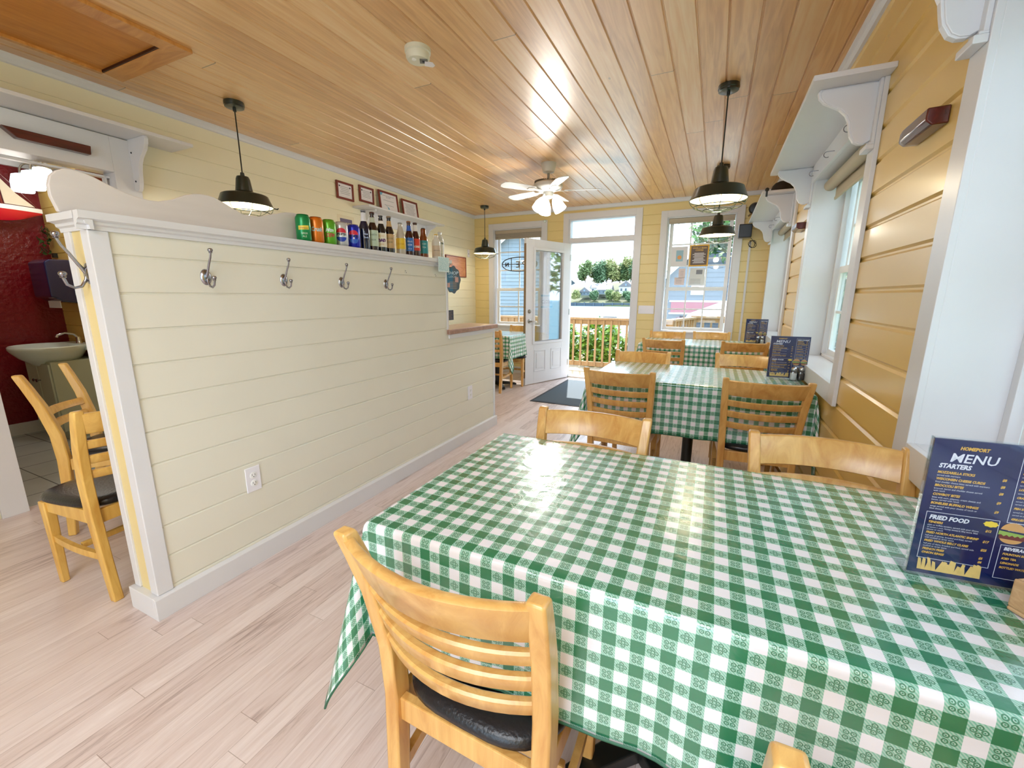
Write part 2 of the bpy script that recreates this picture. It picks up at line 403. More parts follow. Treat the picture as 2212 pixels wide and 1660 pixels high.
# ceiling boards run towards the far wall, with V-grooves
mb = MB(); xs = [-3.95]
k = -28
gx = [.082 + .141*i for i in range(-28, 4)]
ring = [(-3.95, 0)]
for g in gx:
    ring += [(g-.0065, 0), (g-.0015, .008), (g+.0015, .008), (g+.0065, 0)]
ring += [(.70, 0), (.70, .1), (-3.95, .1)]
mb.prism(ring, lambda a, b_, d: (a, YB-.1+d, ZC+b_), 6.62-YB+.1)
struct(mb.build('ceiling', M['ceil']))
W1 = (-3.42, -2.555, .80, 2.37); DR = (-2.115, -1.117, 0, 2.106); TR = (-2.115, -1.117, 2.17, 2.44); W3 = (-.69, .165, .80, 2.37)
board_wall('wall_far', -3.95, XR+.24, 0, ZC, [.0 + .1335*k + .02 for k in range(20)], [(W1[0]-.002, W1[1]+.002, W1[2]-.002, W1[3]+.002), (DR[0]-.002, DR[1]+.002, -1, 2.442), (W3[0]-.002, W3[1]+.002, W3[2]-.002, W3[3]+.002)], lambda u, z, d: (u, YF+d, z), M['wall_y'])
RW = [(.132, 1.603, .857, 2.118), (2.522, 3.808, .857, 2.118), (4.602, 6.238, .857, 2.118)]
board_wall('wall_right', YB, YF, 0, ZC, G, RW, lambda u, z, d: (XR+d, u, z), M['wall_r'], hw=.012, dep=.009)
LD = (.87, 1.6, -1, 2.10); LDW = (.85, 1.62, -1, 2.12)
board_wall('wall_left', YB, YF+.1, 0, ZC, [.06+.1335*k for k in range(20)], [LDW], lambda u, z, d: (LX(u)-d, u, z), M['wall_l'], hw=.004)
board_wall('wall_back', -3.95, XR+.1, 0, ZC, G, [(-1.5, .45, .3, 2.3)], lambda u, z, d: (u, YB-d, z), M['wall_y'])  # unseen opening added in this wall to let sky light in

# crown and base trim
def strip(mb, prof, p0, p1, nrm):
    """extrude a profile [(out, z)] from p0 to p1, out along nrm"""
    rings = [[(p[0]+nrm[0]*a, p[1]+nrm[1]*a, b_) for a, b_ in prof] for p in (p0, p1)]
    mb.loft(rings)
crown = [(0, ZC), (.03, ZC), (.03, ZC-.012), (.018, ZC-.03), (.012, ZC-.045), (0, ZC-.05)]
mb = MB(); strip(mb, crown, (-3.8, YF), (XR, YF), (0, -1)); struct(mb.build('trim_1', M['trim']))
mb = MB(); strip(mb, crown, (LX(YB), YB), (LX(YF), YF), (1, 0)); struct(mb.build('trim_2', M['trim']))
mb = MB(); strip(mb, [(0, ZC), (.04, ZC), (.04, ZC-.012), (.028, ZC-.018), (.028, ZC-.03), (.014, ZC-.045), (0, ZC-.05)], (XR, YB), (XR, YF), (-1, 0)); struct(mb.build('trim_3', M['trim']))
base = [(0, 0), (.016, 0), (.016, .1), (.010, .11), (0, .11)]
mb = MB(); strip(mb, base, (-3.8, YF), (-2.2, YF), (0, -1)); strip(mb, base, (-1.03, YF), (XR, YF), (0, -1)); struct(mb.build('baseboard_far', M['trim']))
mb = MB(); strip(mb, base, (LX(1.74), 1.74), (LX(YF), YF), (1, 0)); strip(mb, base, (LX(YB), YB), (LX(.74), .74), (1, 0)); struct(mb.build('baseboard_left', M['trim']))

# ---------------------------------------------------------------- partition with its half wall and counter
YP0, YP1, YP2 = .745, 2.885, 3.68
gp = [.112+.1325*k for k in range(12)]
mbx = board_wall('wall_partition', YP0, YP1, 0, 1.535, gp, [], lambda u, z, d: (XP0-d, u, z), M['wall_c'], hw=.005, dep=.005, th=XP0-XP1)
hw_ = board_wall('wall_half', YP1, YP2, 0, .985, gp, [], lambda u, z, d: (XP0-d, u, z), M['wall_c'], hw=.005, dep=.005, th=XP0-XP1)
# end post trims, cap moulding
mb = MB(); mb.box(XP0-.045, YP0-.012, .1, XP0+.008, YP0+.045, 1.515); mb.box(XP1-.008, YP0-.012, .1, XP1+.035, YP0+.03, 1.515)
struct(mb.build('trim_4', M['trim'], bevel=.003))
struct(MB().box(XP1-.006, YP0-.004, .098, XP0-.04, YP0+.001, 1.515).build('trim_10', M['wall_y']))
mb = MB(); mb.box(XP0-.16, YP1-.018, .985, XP0+.006, YP1+.004, 1.52); mb.box(XP0-.02, YP2-.02, .1, XP0+.008, YP2+.006, .96)
struct(mb.build('trim_5', M['trim'], bevel=.002))
mb = MB()
capp = [(-.0, 1.515), (.010, 1.515), (.012, 1.528), (.020, 1.533), (.022, 1.542), (.036, 1.548), (.038, 1.572), (0, 1.572)]
strip(mb, capp, (XP0, YP0-.038), (XP0, YP1+.02), (1, 0))
rings = [[(x_, YP0-a, b_) for a, b_ in capp] for x_ in (XP1-.03, XP0+.03)]
mb.loft(rings)
mb.box(XP1-.038, YP0-.038, 1.548, XP0+.002, YP1+.02, 1.572)
struct(mb.build('trim_6', M['trim']))
mb = MB(); strip(mb, [(0, 0), (.022, 0), (.022, .092), (0, .1)], (XP0, YP0-.03), (XP0, YP2+.02), (1, 0)); mb.box(XP1-.02, YP0-.03, 0, XP0+.001, YP0, .098); mb.box(XP1, YP2, 0, XP0+.02, YP2+.02, .098)
struct(mb.build('baseboard_partition', M['trim'], bevel=.002))
o = MB().box(XP1-.16, YP1-.02, .99, XP0+.03, YP2+.03, 1.03).build('countertop', M['oak'], bevel=.006); tag(o, 'oak counter slab lying on the white half wall by the window', 'countertop')
o = MB().box(XP0, YP1, .955, XP0+.012, YP2, .99).build('trim_7', M['trim']); struct(o)
# scalloped board standing on the cap
pts = [(.700, 1.572), (.688, 1.62), (.688, 1.655), (.697, 1.684), (.714, 1.703), (.735, 1.714), (.755, 1.716), (.785, 1.712), (.81, 1.705), (.858, 1.684), (.9, 1.669), (.938, 1.661), (.97, 1.658), (.998, 1.660), (1.048, 1.676), (1.102, 1.704), (1.13, 1.714), (1.157, 1.719), (1.185, 1.72), (1.212, 1.717), (1.25, 1.703), (1.327, 1.669), (1.37, 1.666), (1.417, 1.671), (1.492, 1.695), (1.557, 1.713), (1.61, 1.718), (1.68, 1.70), (1.74, 1.672), (1.80, 1.655), (1.86, 1.64), (1.88, 1.61), (1.885, 1.572)]
o = MB().prism(pts, lambda a, b_, d: (-2.012-d, a, b_), .02).build('trim_8', mat('whitewashed_board', 'dcd6d4', .4, var=.08, vscale=3, stretch=(1, 1, 9)), bevel=.003); struct(o)

# ---------------------------------------------------------------- windows and door in the far wall
def sash(x0, x1, z0, z1, y, cols, rows, parent, name='sash', w=.045, t=.03, fn=None):
    fn = fn or (lambda a, b_, d: (a, y+d, b_))
    mb = MB()
    def bar(a0, b0, a1, b1, d0, d1):
        P = [fn(a, b_, d) for d in (d0, d1) for a, b_ in ((a0, b0), (a1, b0), (a1, b1), (a0, b1))]
        mb.add(P, [(0,1,2,3),(7,6,5,4),(0,4,5,1),(1,5,6,2),(2,6,7,3),(3,7,4,0)])
    bar(x0, z0, x0+w, z1, 0, t); bar(x1-w, z0, x1, z1, 0, t); bar(x0+w, z0, x1-w, z0+w, 0, t); bar(x0+w, z1-w, x1-w, z1, 0, t)
    iw, ih = (x1-x0-2*w), (z1-z0-2*w)
    for i in range(1, cols): c = x0+w+iw*i/cols; bar(c-.009, z0+w, c+.009, z1-w, .006, t-.006)
    for i in range(1, rows): c = z0+w+ih*i/rows; bar(x0+w, c-.009, x1-w, c+.009, .008, t-.008)
    s = mb.build(name, M['sash'], parent)
    g = MB(); g.add([fn(a, b_, d) for d in (t*.42, t*.58) for a, b_ in ((x0+w, z0+w), (x1-w, z0+w), (x1-w, z1-w), (x0+w, z1-w))], [(0,1,2,3),(7,6,5,4),(0,4,5,1),(1,5,6,2),(2,6,7,3),(3,7,4,0)])
    g.build('glass', M['glass'], s)
    return s
def casing(mb, x0, x1, z0, z1, w, y, t, bottom=True):
    mb.box(x0-w, y-t, z0-(w if bottom else 0), x0, y, z1+w); mb.box(x1, y-t, z0-(w if bottom else 0), x1+w, y, z1+w)
    mb.box(x0, y-t, z1, x1, y, z1+w)
    if bottom: mb.box(x0, y-t, z0-w, x1, y, z0)
def jamb(mb, x0, x1, z0, z1, y0, y1, t=.015, sill=True):
    mb.box(x0, y0, z0, x0+t, y1, z1); mb.box(x1-t, y0, z0, x1, y1, z1); mb.box(x0+t, y0, z1-t, x1-t, y1, z1)
    if sill: mb.box(x0+t, y0, z0, x1-t, y1, z0+t)
for nm, W, cols in (('window_1', W1, 2), ('window_2', W3, 3)):
    mb = MB(); casing(mb, *W, .088, YF, .02); jamb(mb, *W, YF-.002, YF+.16); mb.box(W[0]-.03, YF-.035, W[2]-.012, W[1]+.03, YF, W[2]+.008)
    win = struct(mb.build(nm, M['trim'], bevel=.002))
    sash(W[0]+.03, W[1]-.03, 1.385, W[3]-.02, YF+.09, cols, 3, win)
    sash(W[0]+.03, W[1]-.03, W[2]+.02, 1.425, YF+.055, cols, 2, win)
    b_ = MB()
    zb = 2.215 if nm == 'window_1' else 2.285
    b_.box(W[0]+.02, YF+.012, 2.30, W[1]-.02, YF+.05, 2.352)
    n = 6 if nm == 'window_1' else 3
    for i in range(n): b_.box(W[0]+.025, YF+.014, zb+.016+i*(2.30-zb-.016)/n, W[1]-.025, YF+.046, zb+.016+(i+.7)*(2.30-zb-.016)/n)
    b_.box(W[0]+.025, YF+.014, zb, W[1]-.025, YF+.046, zb+.014)
    b_.build('blind', mat('beige_blind', 'b5a995', .5), win, bevel=.002)
    l_ = MB(); l_.box(-.05+(W[0]+W[1])/2, YF+.05, 1.425, .05+(W[0]+W[1])/2, YF+.06, 1.435); l_.build('sash_lock', M['white'], win)
# door frame with transom
mb = MB(); casing(mb, DR[0], DR[1], 0, 2.44, .088, YF, .02, False); jamb(mb, DR[0], DR[1], 0, 2.44, YF-.002, YF+.14, .02, False)
mb.box(DR[0]+.02, YF+.002, 2.106, DR[1]-.02, YF+.12, 2.17); mb.box(DR[0]+.02, YF+.012, 2.09, DR[1]-.02, YF+.1, 2.106)
d1 = struct(mb.build('door_1', M['trim'], bevel=.002))
o = MB().box(DR[0]+.02, YF+.06, 2.17, DR[1]-.02, YF+.068, 2.42).build('glass', M['glass'], d1)
o = MB().box(DR[0], YF-.01, 0, DR[1], YF+.16, .022).build('threshold', mat('aluminium_threshold', 'b9b7b0', .35, metal=.8), d1)
# door leaf, open into the room
hx, hy = DR[0]+.03, YF-.03
ang = math.atan2(-.94, -.36)
leaf = thing('door_2', None, None, (hx, hy, .012), ang); del_ = leaf
leaf['kind'] = 'structure'
DWd, DHt, T = .975, 2.07, .045
g0, g1, gz0, gz1 = .17, .80, .62, 1.93
def dbox(mb, a0, z0, a1, z1, t0=-T/2, t1=T/2): mb.box(a0, t0, z0, a1, t1, z1)
mb = MB()
dbox(mb, 0, 0, g0, DHt); dbox(mb, g1, 0, DWd, DHt); dbox(mb, g0, 0, g1, gz0); dbox(mb, g0, gz1, g1, DHt)
mb.build('door_panel', M['trim'], leaf, bevel=.002)
mb = MB()
for s in (-1, 1):
    q = s*T/2
    for a0, z0, a1, z1 in ((g0-.03, gz0-.03, g1+.03, gz0+.008), (g0-.03, gz1-.008, g1+.03, gz1+.03), (g0-.03, gz0, g0+.008, gz1), (g1-.008, gz0, g1+.03, gz1)):
        mb.box(a0, min(q, q+s*.012), z0, a1, max(q, q+s*.012), z1)
    for p0, p1 in ((.17, .42), (.54, .79)):
        for a0, z0, a1, z1 in ((p0, .18, p1, .195), (p0, .485, p1, .5), (p0, .18, p0+.015, .5), (p1-.015, .18, p1, .5), (p0+.045, .225, p1-.045, .455)):
            mb.box(a0, min(q, q+s*.006), z0, a1, max(q, q+s*.006), z1)
mb.build('door_moulding', M['trim'], leaf, bevel=.003)
MB().box(g0+.002, -.004, gz0+.002, g1-.002, .004, gz1-.002).build('glass', glass_mat('door_glass', (.9, .93, .95, 1), .35), leaf)
mb = MB()
for s in (-1, 1):
    My = Matrix.Translation((DWd-.07, s*T/2, .93)) @ Matrix.Rotation(-s*PI/2, 4, 'X')
    mb.lathe([(.032, 0), (.032, .006), (.014, .012), (.012, .045)], 16, 0, My)
    mb.tube([(DWd-.07, s*(T/2+.045), .93), (DWd-.10, s*(T/2+.05), .93), (DWd-.18, s*(T/2+.045), .925)], .009)
mb.build('lever_handle', M['nickel'], leaf, smooth=40)
mb = MB()
for s in (-1, 1):
    mb.lathe([(.03, 0), (.03, .008), (.022, .02), (.01, .022)], 16, 0, Matrix.Translation((DWd-.07, s*T/2, 1.07)) @ Matrix.Rotation(-s*PI/2, 4, 'X'))
mb.build('deadbolt', M['nickel'], leaf, smooth=40)
mb = MB()
for z in (.2, 1.0, 1.82): mb.box(-.006, -T/2-.004, z, .012, T/2+.004, z+.09)
mb.build('hinge', M['nickel'], leaf)
MB().box(DWd-.001, -T/2+.002, .1, DWd+.002, T/2-.002, 2.0).build('latch_edge_strip', mat('tan_edge', '8b7355', .5), leaf)  # thin strip gives the leaf's latch edge a darker tan
cs = thing('closed_sign', 'small blue and white CLOSED sign hung behind the glass of the open door', 'sign', (hx, hy, .012), ang)
mb = MB(); mb.box(.36, -.016, 1.10, .62, -.011, 1.32); mb.build('sign_board', mat('pale_sign_board', 'dfe9ee', .4), cs)
bpm = mat('blue_print', '5fb2cf', .4)
MB().box(.36, -.018, 1.28, .62, -.0105, 1.305).build('border', bpm, cs); MB().box(.36, -.018, 1.115, .62, -.0105, 1.14).build('border', bpm, cs)
mb = MB(); text_into(mb, [('CLOSED', 0, 0, .075, 'CENTER', 0, .001, .23)], lambda a, b_, d: (.49-a, -.0100+d, 1.18+b_), 0, .001)
text_into(mb, [('CLOSED', 0, 0, .075, 'CENTER', 0, .001, .23)], lambda a, b_, d: (.49+a, -.0175-d, 1.18+b_), 0, .001); mb.build('lettering', mat('sign_ink', '39424c', .4), cs)

# mat inside the door
o = thing('door_mat', 'large grey doormat on the floor inside the open door', 'doormat', (0, 0, 0))
MB().box(-1.96, 4.78, .001, -.95, 6.25, .009).build('carpet_pile', M['mat'], o)
mb = MB()
for a in ((-1.995, 4.745, -.915, 4.78), (-1.995, 6.25, -.915, 6.285), (-1.995, 4.78, -1.96, 6.25), (-.95, 4.78, -.915, 6.25)): mb.box(a[0], a[1], .0008, a[2], a[3], .007)
mb.build('rubber_border', M['rubber'], o)

# switch plate
o = thing('switch_plate', 'wide white four-switch plate on the yellow wall right of the doorway', 'light switch')
MB().box(-1.012, YF-.008, 1.048, -.79, YF, 1.168).build('cover_plate', M['plastic'], o, bevel=.003)
for i in range(4):
    x = -.985+.0565*i; MB().box(x-.004+.01, YF-.02, 1.1, x+.004+.01, YF-.008, 1.118).build('toggle', M['white'], o)
# conduit down the far wall
o = MB().box(.335, YF-.014, .3, .36, YF, 2.0).build('cable_channel', M['trim']); tag(o, 'thin white cable channel running down the yellow wall beside the window', 'cable channel')
# small doorbell/hook bits at the first window's corner
mb = MB(); mb.ball((-2.50, YF-.035, 2.44), .022); mb.ball((-2.52, YF-.03, 2.445), .014); o = mb.build('hook_light', M['porcelain'], None, smooth=60); tag(o, 'small white round fixture at the top corner of the far left window', 'fixture')

# ---------------------------------------------------------------- windows, shelves in the right wall
def ex_window(nm, y0, y1, z0, z1, ty, cols, near_shelf=None):
    t = .018; xi = XR-t; w = .095; D = .2
    mb = MB()
    mb.box(xi, y0-w, z0-w, XR, y0, z1+.1); mb.box(xi, y1, z0-w, XR, y1+w, z1+.1); mb.box(xi, y0, z0-w, XR, y1, z0-.0)
    mb.box(xi, y0, z1, XR, y1, z1+.1)
    # deep jambs, sill and head
    mb.box(XR-.001, y0-.016, z0-.016, XR+D+.05, y0, z1+.016); mb.box(XR-.001, y1, z0-.016, XR+D+.05, y1+.016, z1+.016)
    mb.box(XR-.001, y0, z0-.016, XR+D+.05, y1, z0); mb.box(XR-.001, y0, z1, XR+D+.05, y1, z1+.016)
    # inner stop
    mb.box(XR+D-.03, y0, z0, XR+D, y0+.03, z1); mb.box(XR+D-.03, y1-.03, z0, XR+D, y1, z1); mb.box(XR+D-.03, y0, z0, XR+D, y1, z0+.02)
    win = struct(mb.build(nm, M['trim'], bevel=.002))
    n = 2; c = (y1-y0-.06)/n
    for i in range(n):
        a0 = y0+.03+c*i; a1 = a0+c
        fn = lambda a, b_, d: (XR+D+.0+d, a, b_)
        sash(a0, a1, (z0+z1)/2-.02, z1-.01, 0, cols, 2, win, fn=lambda a, b_, d: (XR+D+.03+d, a, b_))
        sash(a0, a1, z0+.01, (z0+z1)/2+.02, 0, cols, 2, win, fn=fn)
    return win
wa = ex_window('window_3', 2.54, 3.79, .875, 2.1, 0, 2)
wb = ex_window('window_4', 4.62, 6.22, .875, 2.1, 0, 2)
wc = ex_window('window_5', .15, 1.585, .875, 2.1, 0, 2)
br = [(0, 0), (.205, 0), (.212, -.012), (.205, -.035), (.185, -.058), (.155, -.075), (.125, -.092), (.10, -.118), (.086, -.148), (.08, -.18), (.074, -.205), (.058, -.232), (.04, -.243), (.02, -.245), (0, -.235)]
def shelf(y0, y1, ybs, label):
    s = thing('window_shelf', label, 'shelf', (0, 0, 0), 0, 'white bracketed shelves over the side windows')
    mb = MB(); mb.box(XR-.28, y0, 2.2, XR, y1, 2.222); mb.build('shelf_board', M['trim'], s, bevel=.003)
    xi = XR-.018
    for yb in ybs:
        mb = MB(); mb.prism(br[::-1], lambda a, b_, d: (xi-.012-a, yb-.011+d, 2.2+b_), .022)
        mb.prism([(a*.97-.004, b_*.97-.004) for a, b_ in br][::-1], lambda a, b_, d: (xi-.012-a, yb-.015+d, 2.2+b_), .03)
        mb.box(xi-.012, yb-.04, 1.935, xi, yb+.04, 2.2); mb.box(xi-.03, yb-.045, 1.925, xi, yb+.045, 1.945); mb.box(xi-.02, yb-.042, 1.945, xi, yb+.042, 1.953)
        mb.build('bracket', M['trim'], s, bevel=.0025)
    mb = MB(); mb.box(xi-.014, ybs[0]+.045, 2.085, xi, ybs[-1]-.045, 2.2); mb.build('header_board', M['trim'], s)
    n = 3
    for i in range(n):
        y = ybs[0]+.25+(ybs[-1]-ybs[0]-.5)*i/(n-1); p = [(xi-.014, y, 2.12), (xi-.035, y, 2.12)] + [(xi-.048+.016*math.sin(q), y, 2.108-.016+.016*math.cos(q)+.012) for q in [-.2-.5*j for j in range(8)]]
        MB().tube(p, .0022, 6).build('cup_hook', M['pewter'], s)
    return s
shelf(2.37, 3.97, (2.49, 3.84), 'long white shelf on scroll brackets over the middle side window')
shelf(4.58, 6.30, (4.68, 6.22), 'white scroll-bracket shelf at the far corner with a dark hat on it')
shelf(.03, 1.70, (.10, 1.635), 'white shelf whose scroll bracket hangs at the top right corner of the photo')
for y0, y1, lab in ((2.57, 3.765, 'beige roller shade rolled up in the middle side window'), (4.65, 6.19, 'beige roller shade rolled up in the farthest side window'), (.18, 1.555, 'beige roller shade rolled up in the nearest side window')):
    s = thing('roller_shade', lab, 'window shade')
    mr = mat('beige_shade_cloth', 'b3a78f', .7) if 'shade_m' not in globals() else shade_m
    shade_m = mr
    mb = MB(); mb.tube([(XR+.075, y0, 2.055), (XR+.075, y1, 2.055)], .036, 20); mb.build('roll', mr, s, smooth=40)
    MB().box(XR+.108, y0+.02, 1.965, XR+.1105, y1-.02, 2.05).build('shade_cloth', mr, s)
    MB().box(XR+.103, y0+.02, 1.955, XR+.115, y1-.02, 1.975).build('hem_bar', mr, s, bevel=.003)
# ---------------------------------------------------------------- tables with oilcloth
TZ = .775
def cloth(name, a, b, drop, loc, label, rz=0, clampx=None, seed=0, flare=(1, 1, 1, 1)):
    rnd = random.Random(seed); ph = [rnd.uniform(0, 6) for _ in range(8)]
    r = .012; st = .0128
    def axis(h):
        inner = [-h + 2*h*i/round(2*h/.035) for i in range(round(2*h/.035)+1)]
        n = 18; ex = [h + .004*(i+1) for i in range(5)]; rem = drop-.02; ex += [h+.02+rem*(i+1)/n for i in range(n)]
        return [-q for q in ex[::-1]] + inner + ex
    U, V = axis(a), axis(b); vs = []; uv = []
    for v in V:
        for u in U:
            su, sv = max(abs(u)-a, 0), max(abs(v)-b, 0); gu, gv = (1 if u > 0 else -1), (1 if v > 0 else -1)
            s = math.hypot(su, sv)
            if s == 0: x, y, z = u, v, 0
            else:
                if s < r*PI/2: out, dn = r*math.sin(s/r), r*(1-math.cos(s/r))
                else: out, dn = r, r + s - r*PI/2
                q = dn/.35
                if su and sv:
                    th = math.atan2(sv, su); dn *= 1+.13*math.sin(2*th); k = dn*.25*math.sin(2*th)**1.2
                    w = .075*q*math.sin(4*th)
                    x = gu*(a + out*math.cos(th) + k*.72 - w*.4); y = gv*(b + out*math.sin(th) + k*.72 + w*.4)
                    z = -dn*math.cos(.12*math.sin(2*th))
                elif su:
                    e = min(1, (b-abs(v))/.12)
                    wv = (math.sin(v*2*PI/.23+ph[0]) + .5*math.sin(v*2*PI/.13+ph[1]))*.009*q*e
                    x = gu*(a+out+.018*q*e+wv); y = v; z = -dn
                else:
                    e = min(1, (a-abs(u))/.12)
                    wv = (math.sin(u*2*PI/.26+ph[2+(gv > 0)]) + .5*math.sin(u*2*PI/.15+ph[4+(gv > 0)]))*.006*q*e
                    x = u; y = gv*(b+out+.006*q*e+wv); z = -dn
            if s < 1e-6: z += .0012*math.sin(u*9+ph[6])*math.sin(v*11+ph[7])
            if clampx is not None: x = min(x, clampx-.0015*(s > 0)+.0008*math.sin(v*60))
            vs.append((x, y, z)); uv.append((u+1.0+seed*.051, v+1.0))
    nU = len(U); mb = MB(); mb.v = vs
    for j in range(len(V)-1):
        for i in range(nU-1):
            mb.f.append((j*nU+i, j*nU+i+1, (j+1)*nU+i+1, (j+1)*nU+i)); mb.m.append(0)
    o = mb.build(name, M['cloth'], None, smooth=60, uv=uv)
    o.location = loc; o.rotation_euler = (0, 0, rz)
    sm = o.modifiers.new('thick', 'SOLIDIFY'); sm.thickness = .0012; sm.offset = -1
    tag(o, label, 'tablecloth', 'green checked tablecloths')
    # bound hem, a part of its cloth
    pts = []
    ring = [j*1 for j in range(nU)] + [j*nU+nU-1 for j in range(1, len(V))] + [(len(V)-1)*nU+i for i in range(nU-2, -1, -1)] + [j*nU for j in range(len(V)-2, 0, -1)]
    m2 = MB(); m2.tube([Vector(vs[i])+Vector((0, 0, -.0005)) for i in ring], .003, 6, 0, True)
    m2.build('hem', mat('green_hem', '1d5b40', .5) if 'hem_m' not in globals() else hem_m, o, smooth=60)
    return o
hem_m = mat('green_hem', '1d5b40', .5)
def table(a, b, loc, label, clabel, seed, drop=.315, clampx=None):
    x, y = loc
    t = thing('dining_table', label, 'table', (x, y, 0), 0, 'dining tables')
    MB().box(-a+.006, -b+.006, TZ-.032, a-.006, b-.006, TZ-.004).build('tabletop', mat('dark_laminate', '3b2a20', .5) if 'lam' not in globals() else lam, t, bevel=.004)
    MB().lathe([(.035, .06), (.035, TZ-.04)], 20).build('column', M['black'], t, smooth=40)
    mb = MB()
    for k in range(4):
        R_ = Matrix.Rotation(PI/4+k*PI/2, 4, 'Z')
        mb.loft([[R_ @ Vector(p) for p in ((d, -w, z0), (d, w, z0), (d, w, z1), (d, -w, z1))] for d, w, z0, z1 in ((.0, .04, .03, .08), (.15, .03, .02, .055), (.27, .024, .0, .03), (.29, .02, .0, .02))])
    mb.build('pedestal_base', M['black'], t, bevel=.004)
    mb = MB(); mb.box(-.2, -.03, TZ-.045, .2, .03, TZ-.032); mb.box(-.03, -.2, TZ-.045, .03, .2, TZ-.032); mb.build('top_bracket', M['black'], t)
    cloth('tablecloth', a, b, drop, (x, y, TZ), clabel, 0, clampx - x if clampx else None, seed)
    return t
lam = mat('dark_laminate', '3b2a20', .5)
CX = XR-.004
table(.62, .36, (-.075, 1.04), 'table in the foreground hidden under its checked cloth', 'green and white checked oilcloth filling the foreground, on the nearest table', 1, clampx=CX)
table(.625, .385, (-.085, 3.10), 'second table from the camera, black column showing below its cloth', 'green checked cloth on the middle table, two chair backs before it', 2, drop=.335, clampx=CX)
table(.63, .37, (-.11, 5.37), 'table by the far right window under a sunlit cloth', 'sunlit green checked cloth on the table by the far right window', 3, clampx=CX)
table(.36, .36, (-2.79, 5.40), 'small table behind the half wall, partly hidden by the open door', 'green checked cloth hanging from the small table behind the half wall', 4)

# ---------------------------------------------------------------- chairs
def bowed(z0, z1, th, xh0, xh1, yb0, yb1, bow, n=14, tip=0):
    """curved rail between two posts: rings along x; y = back line - bow"""
    rings = []
    for i in range(n+1):
        t = -1+2*i/n; f = 1-t*t
        xa, xb_ = xh0*t, xh1*t; ya, yb_ = yb0-bow*f, yb1-bow*f
        r_ = th/2
        rings.append([(xa, ya+r_, z0+.003), (xa, ya+r_*.6, z0), (xa, ya-r_*.6, z0), (xa, ya-r_, z0+.003), (xb_, yb_-r_, z1-.004), (xb_, yb_-r_*.55, z1), (xb_, yb_+r_*.55, z1), (xb_, yb_+r_, z1-.004)])
    return rings
POST = [(0, .175, -.232, .036, .034), (.2, .178, -.214, .036, .04), (.42, .181, -.2, .037, .047), (.55, .185, -.205, .037, .047), (.7, .193, -.236, .036, .041), (.80, .199, -.268, .035, .036), (.853, .202, -.287, .034, .033), (.862, .2025, -.290, .030, .029)]
def post_at(z):
    for (z0, x0, y0, *_a), (z1, x1, y1, *_b) in zip(POST, POST[1:]):
        if z0 <= z <= z1:
            t = (z-z0)/(z1-z0); return x0+(x1-x0)*t, y0+(y1-y0)*t
def make_chair(label, mw, rail=True, slats=3, seat=True, group='maple ladder-back dining chairs'):
    c = thing('dining_chair', label, 'chair', (0, 0, 0), 0, group)
    for s in (-1, 1):
        mb = MB(); rings = []
        for z, x, y, w, d in POST:
            x *= s; rings.append([(x-w/2, y-d/2, z), (x+w/2, y-d/2, z), (x+w/2, y+d/2, z), (x-w/2, y+d/2, z)])
        # smooth intermediate rings
        mb.loft(rings); mb.build('rear_leg', mw, c, smooth=30, bevel=.005)
        mb = MB(); mb.loft([[(s*.178+q*w/2, .142+p*w/2, z) for q, p in ((-1,-1),(1,-1),(1,1),(-1,1))] for z, w in ((0, .028), (.2, .034), (.405, .042))]); mb.build('front_leg', mw, c, smooth=30, bevel=.005)
    if rail:
        x0, y0 = post_at(.760); x1, y1 = post_at(.852)
        MB().loft(bowed(.760, .849, .024, x0-.004, x1-.004, y0, y1, .052)).build('top_rail', mw, c, smooth=40)
    for i, z in enumerate((.693, .627, .56)[3-slats:]):
        x0, y0 = post_at(z); x1, y1 = post_at(z+.037)
        MB().loft(bowed(z, z+.037, .021, x0-.004, x1-.004, y0, y1, .05)).build('slat', mw, c, smooth=40)
    # seat frame
    mb = MB()
    mb.box(-.165, -.212, .355, .165, -.19, .415); mb.box(-.188, -.18, .355, -.168, .13, .415); mb.box(.168, -.18, .355, .188, .13, .415)
    rings = []
    for i in range(11):
        t = -1+2*i/10; y = .154+.022*(1-t*t); rings.append([(.165*t, y-.011, .355), (.165*t, y+.011, .355), (.165*t, y+.011, .415), (.165*t, y-.011, .415)])
    mb.loft(rings); mb.build('seat_frame', mw, c, bevel=.003)
    # seat pad
    def outline(k, z):
        out = []
        for i in range(40):
            th = 2*PI*i/40; cx, sx = math.cos(th), math.sin(th); e = 2/3.6
            x = math.copysign(abs(cx)**e, cx); y = math.copysign(abs(sx)**e, sx)
            w = .205+.018*y if y > 0 else .205+.02*y
            out.append((x*w*k, (y*.198-.014)*k, z))
        return out
    MB().loft([outline(.955, .415), outline(1, .424), outline(1.0, .437), outline(.96, .447), outline(.80, .4525), outline(.4, .454), outline(.02, .4545)]).build('seat', M['vinyl'], c, smooth=60)
    # stretchers
    for s in (-1, 1):
        mb = MB(); mb.loft([[(s*(.177+.012*math.sin(PI*t))-.009, -.214+.356*t, .19+.02*t), (s*(.177+.012*math.sin(PI*t))+.009, -.214+.356*t, .19+.02*t), (s*(.177+.012*math.sin(PI*t))+.009, -.214+.356*t, .22+.02*t), (s*(.177+.012*math.sin(PI*t))-.009, -.214+.356*t, .22+.02*t)] for t in [i/8 for i in range(9)]])
        mb.build('stretcher', mw, c, smooth=40)
    MB().box(-.17, -.05, .205, .17, -.03, .23).build('stretcher', mw, c, bevel=.004)
    return c
CG = 'maple ladder-back dining chairs'
proto = make_chair('maple ladder-back chair in the foreground, black seat pad seen from behind', M['chair'])
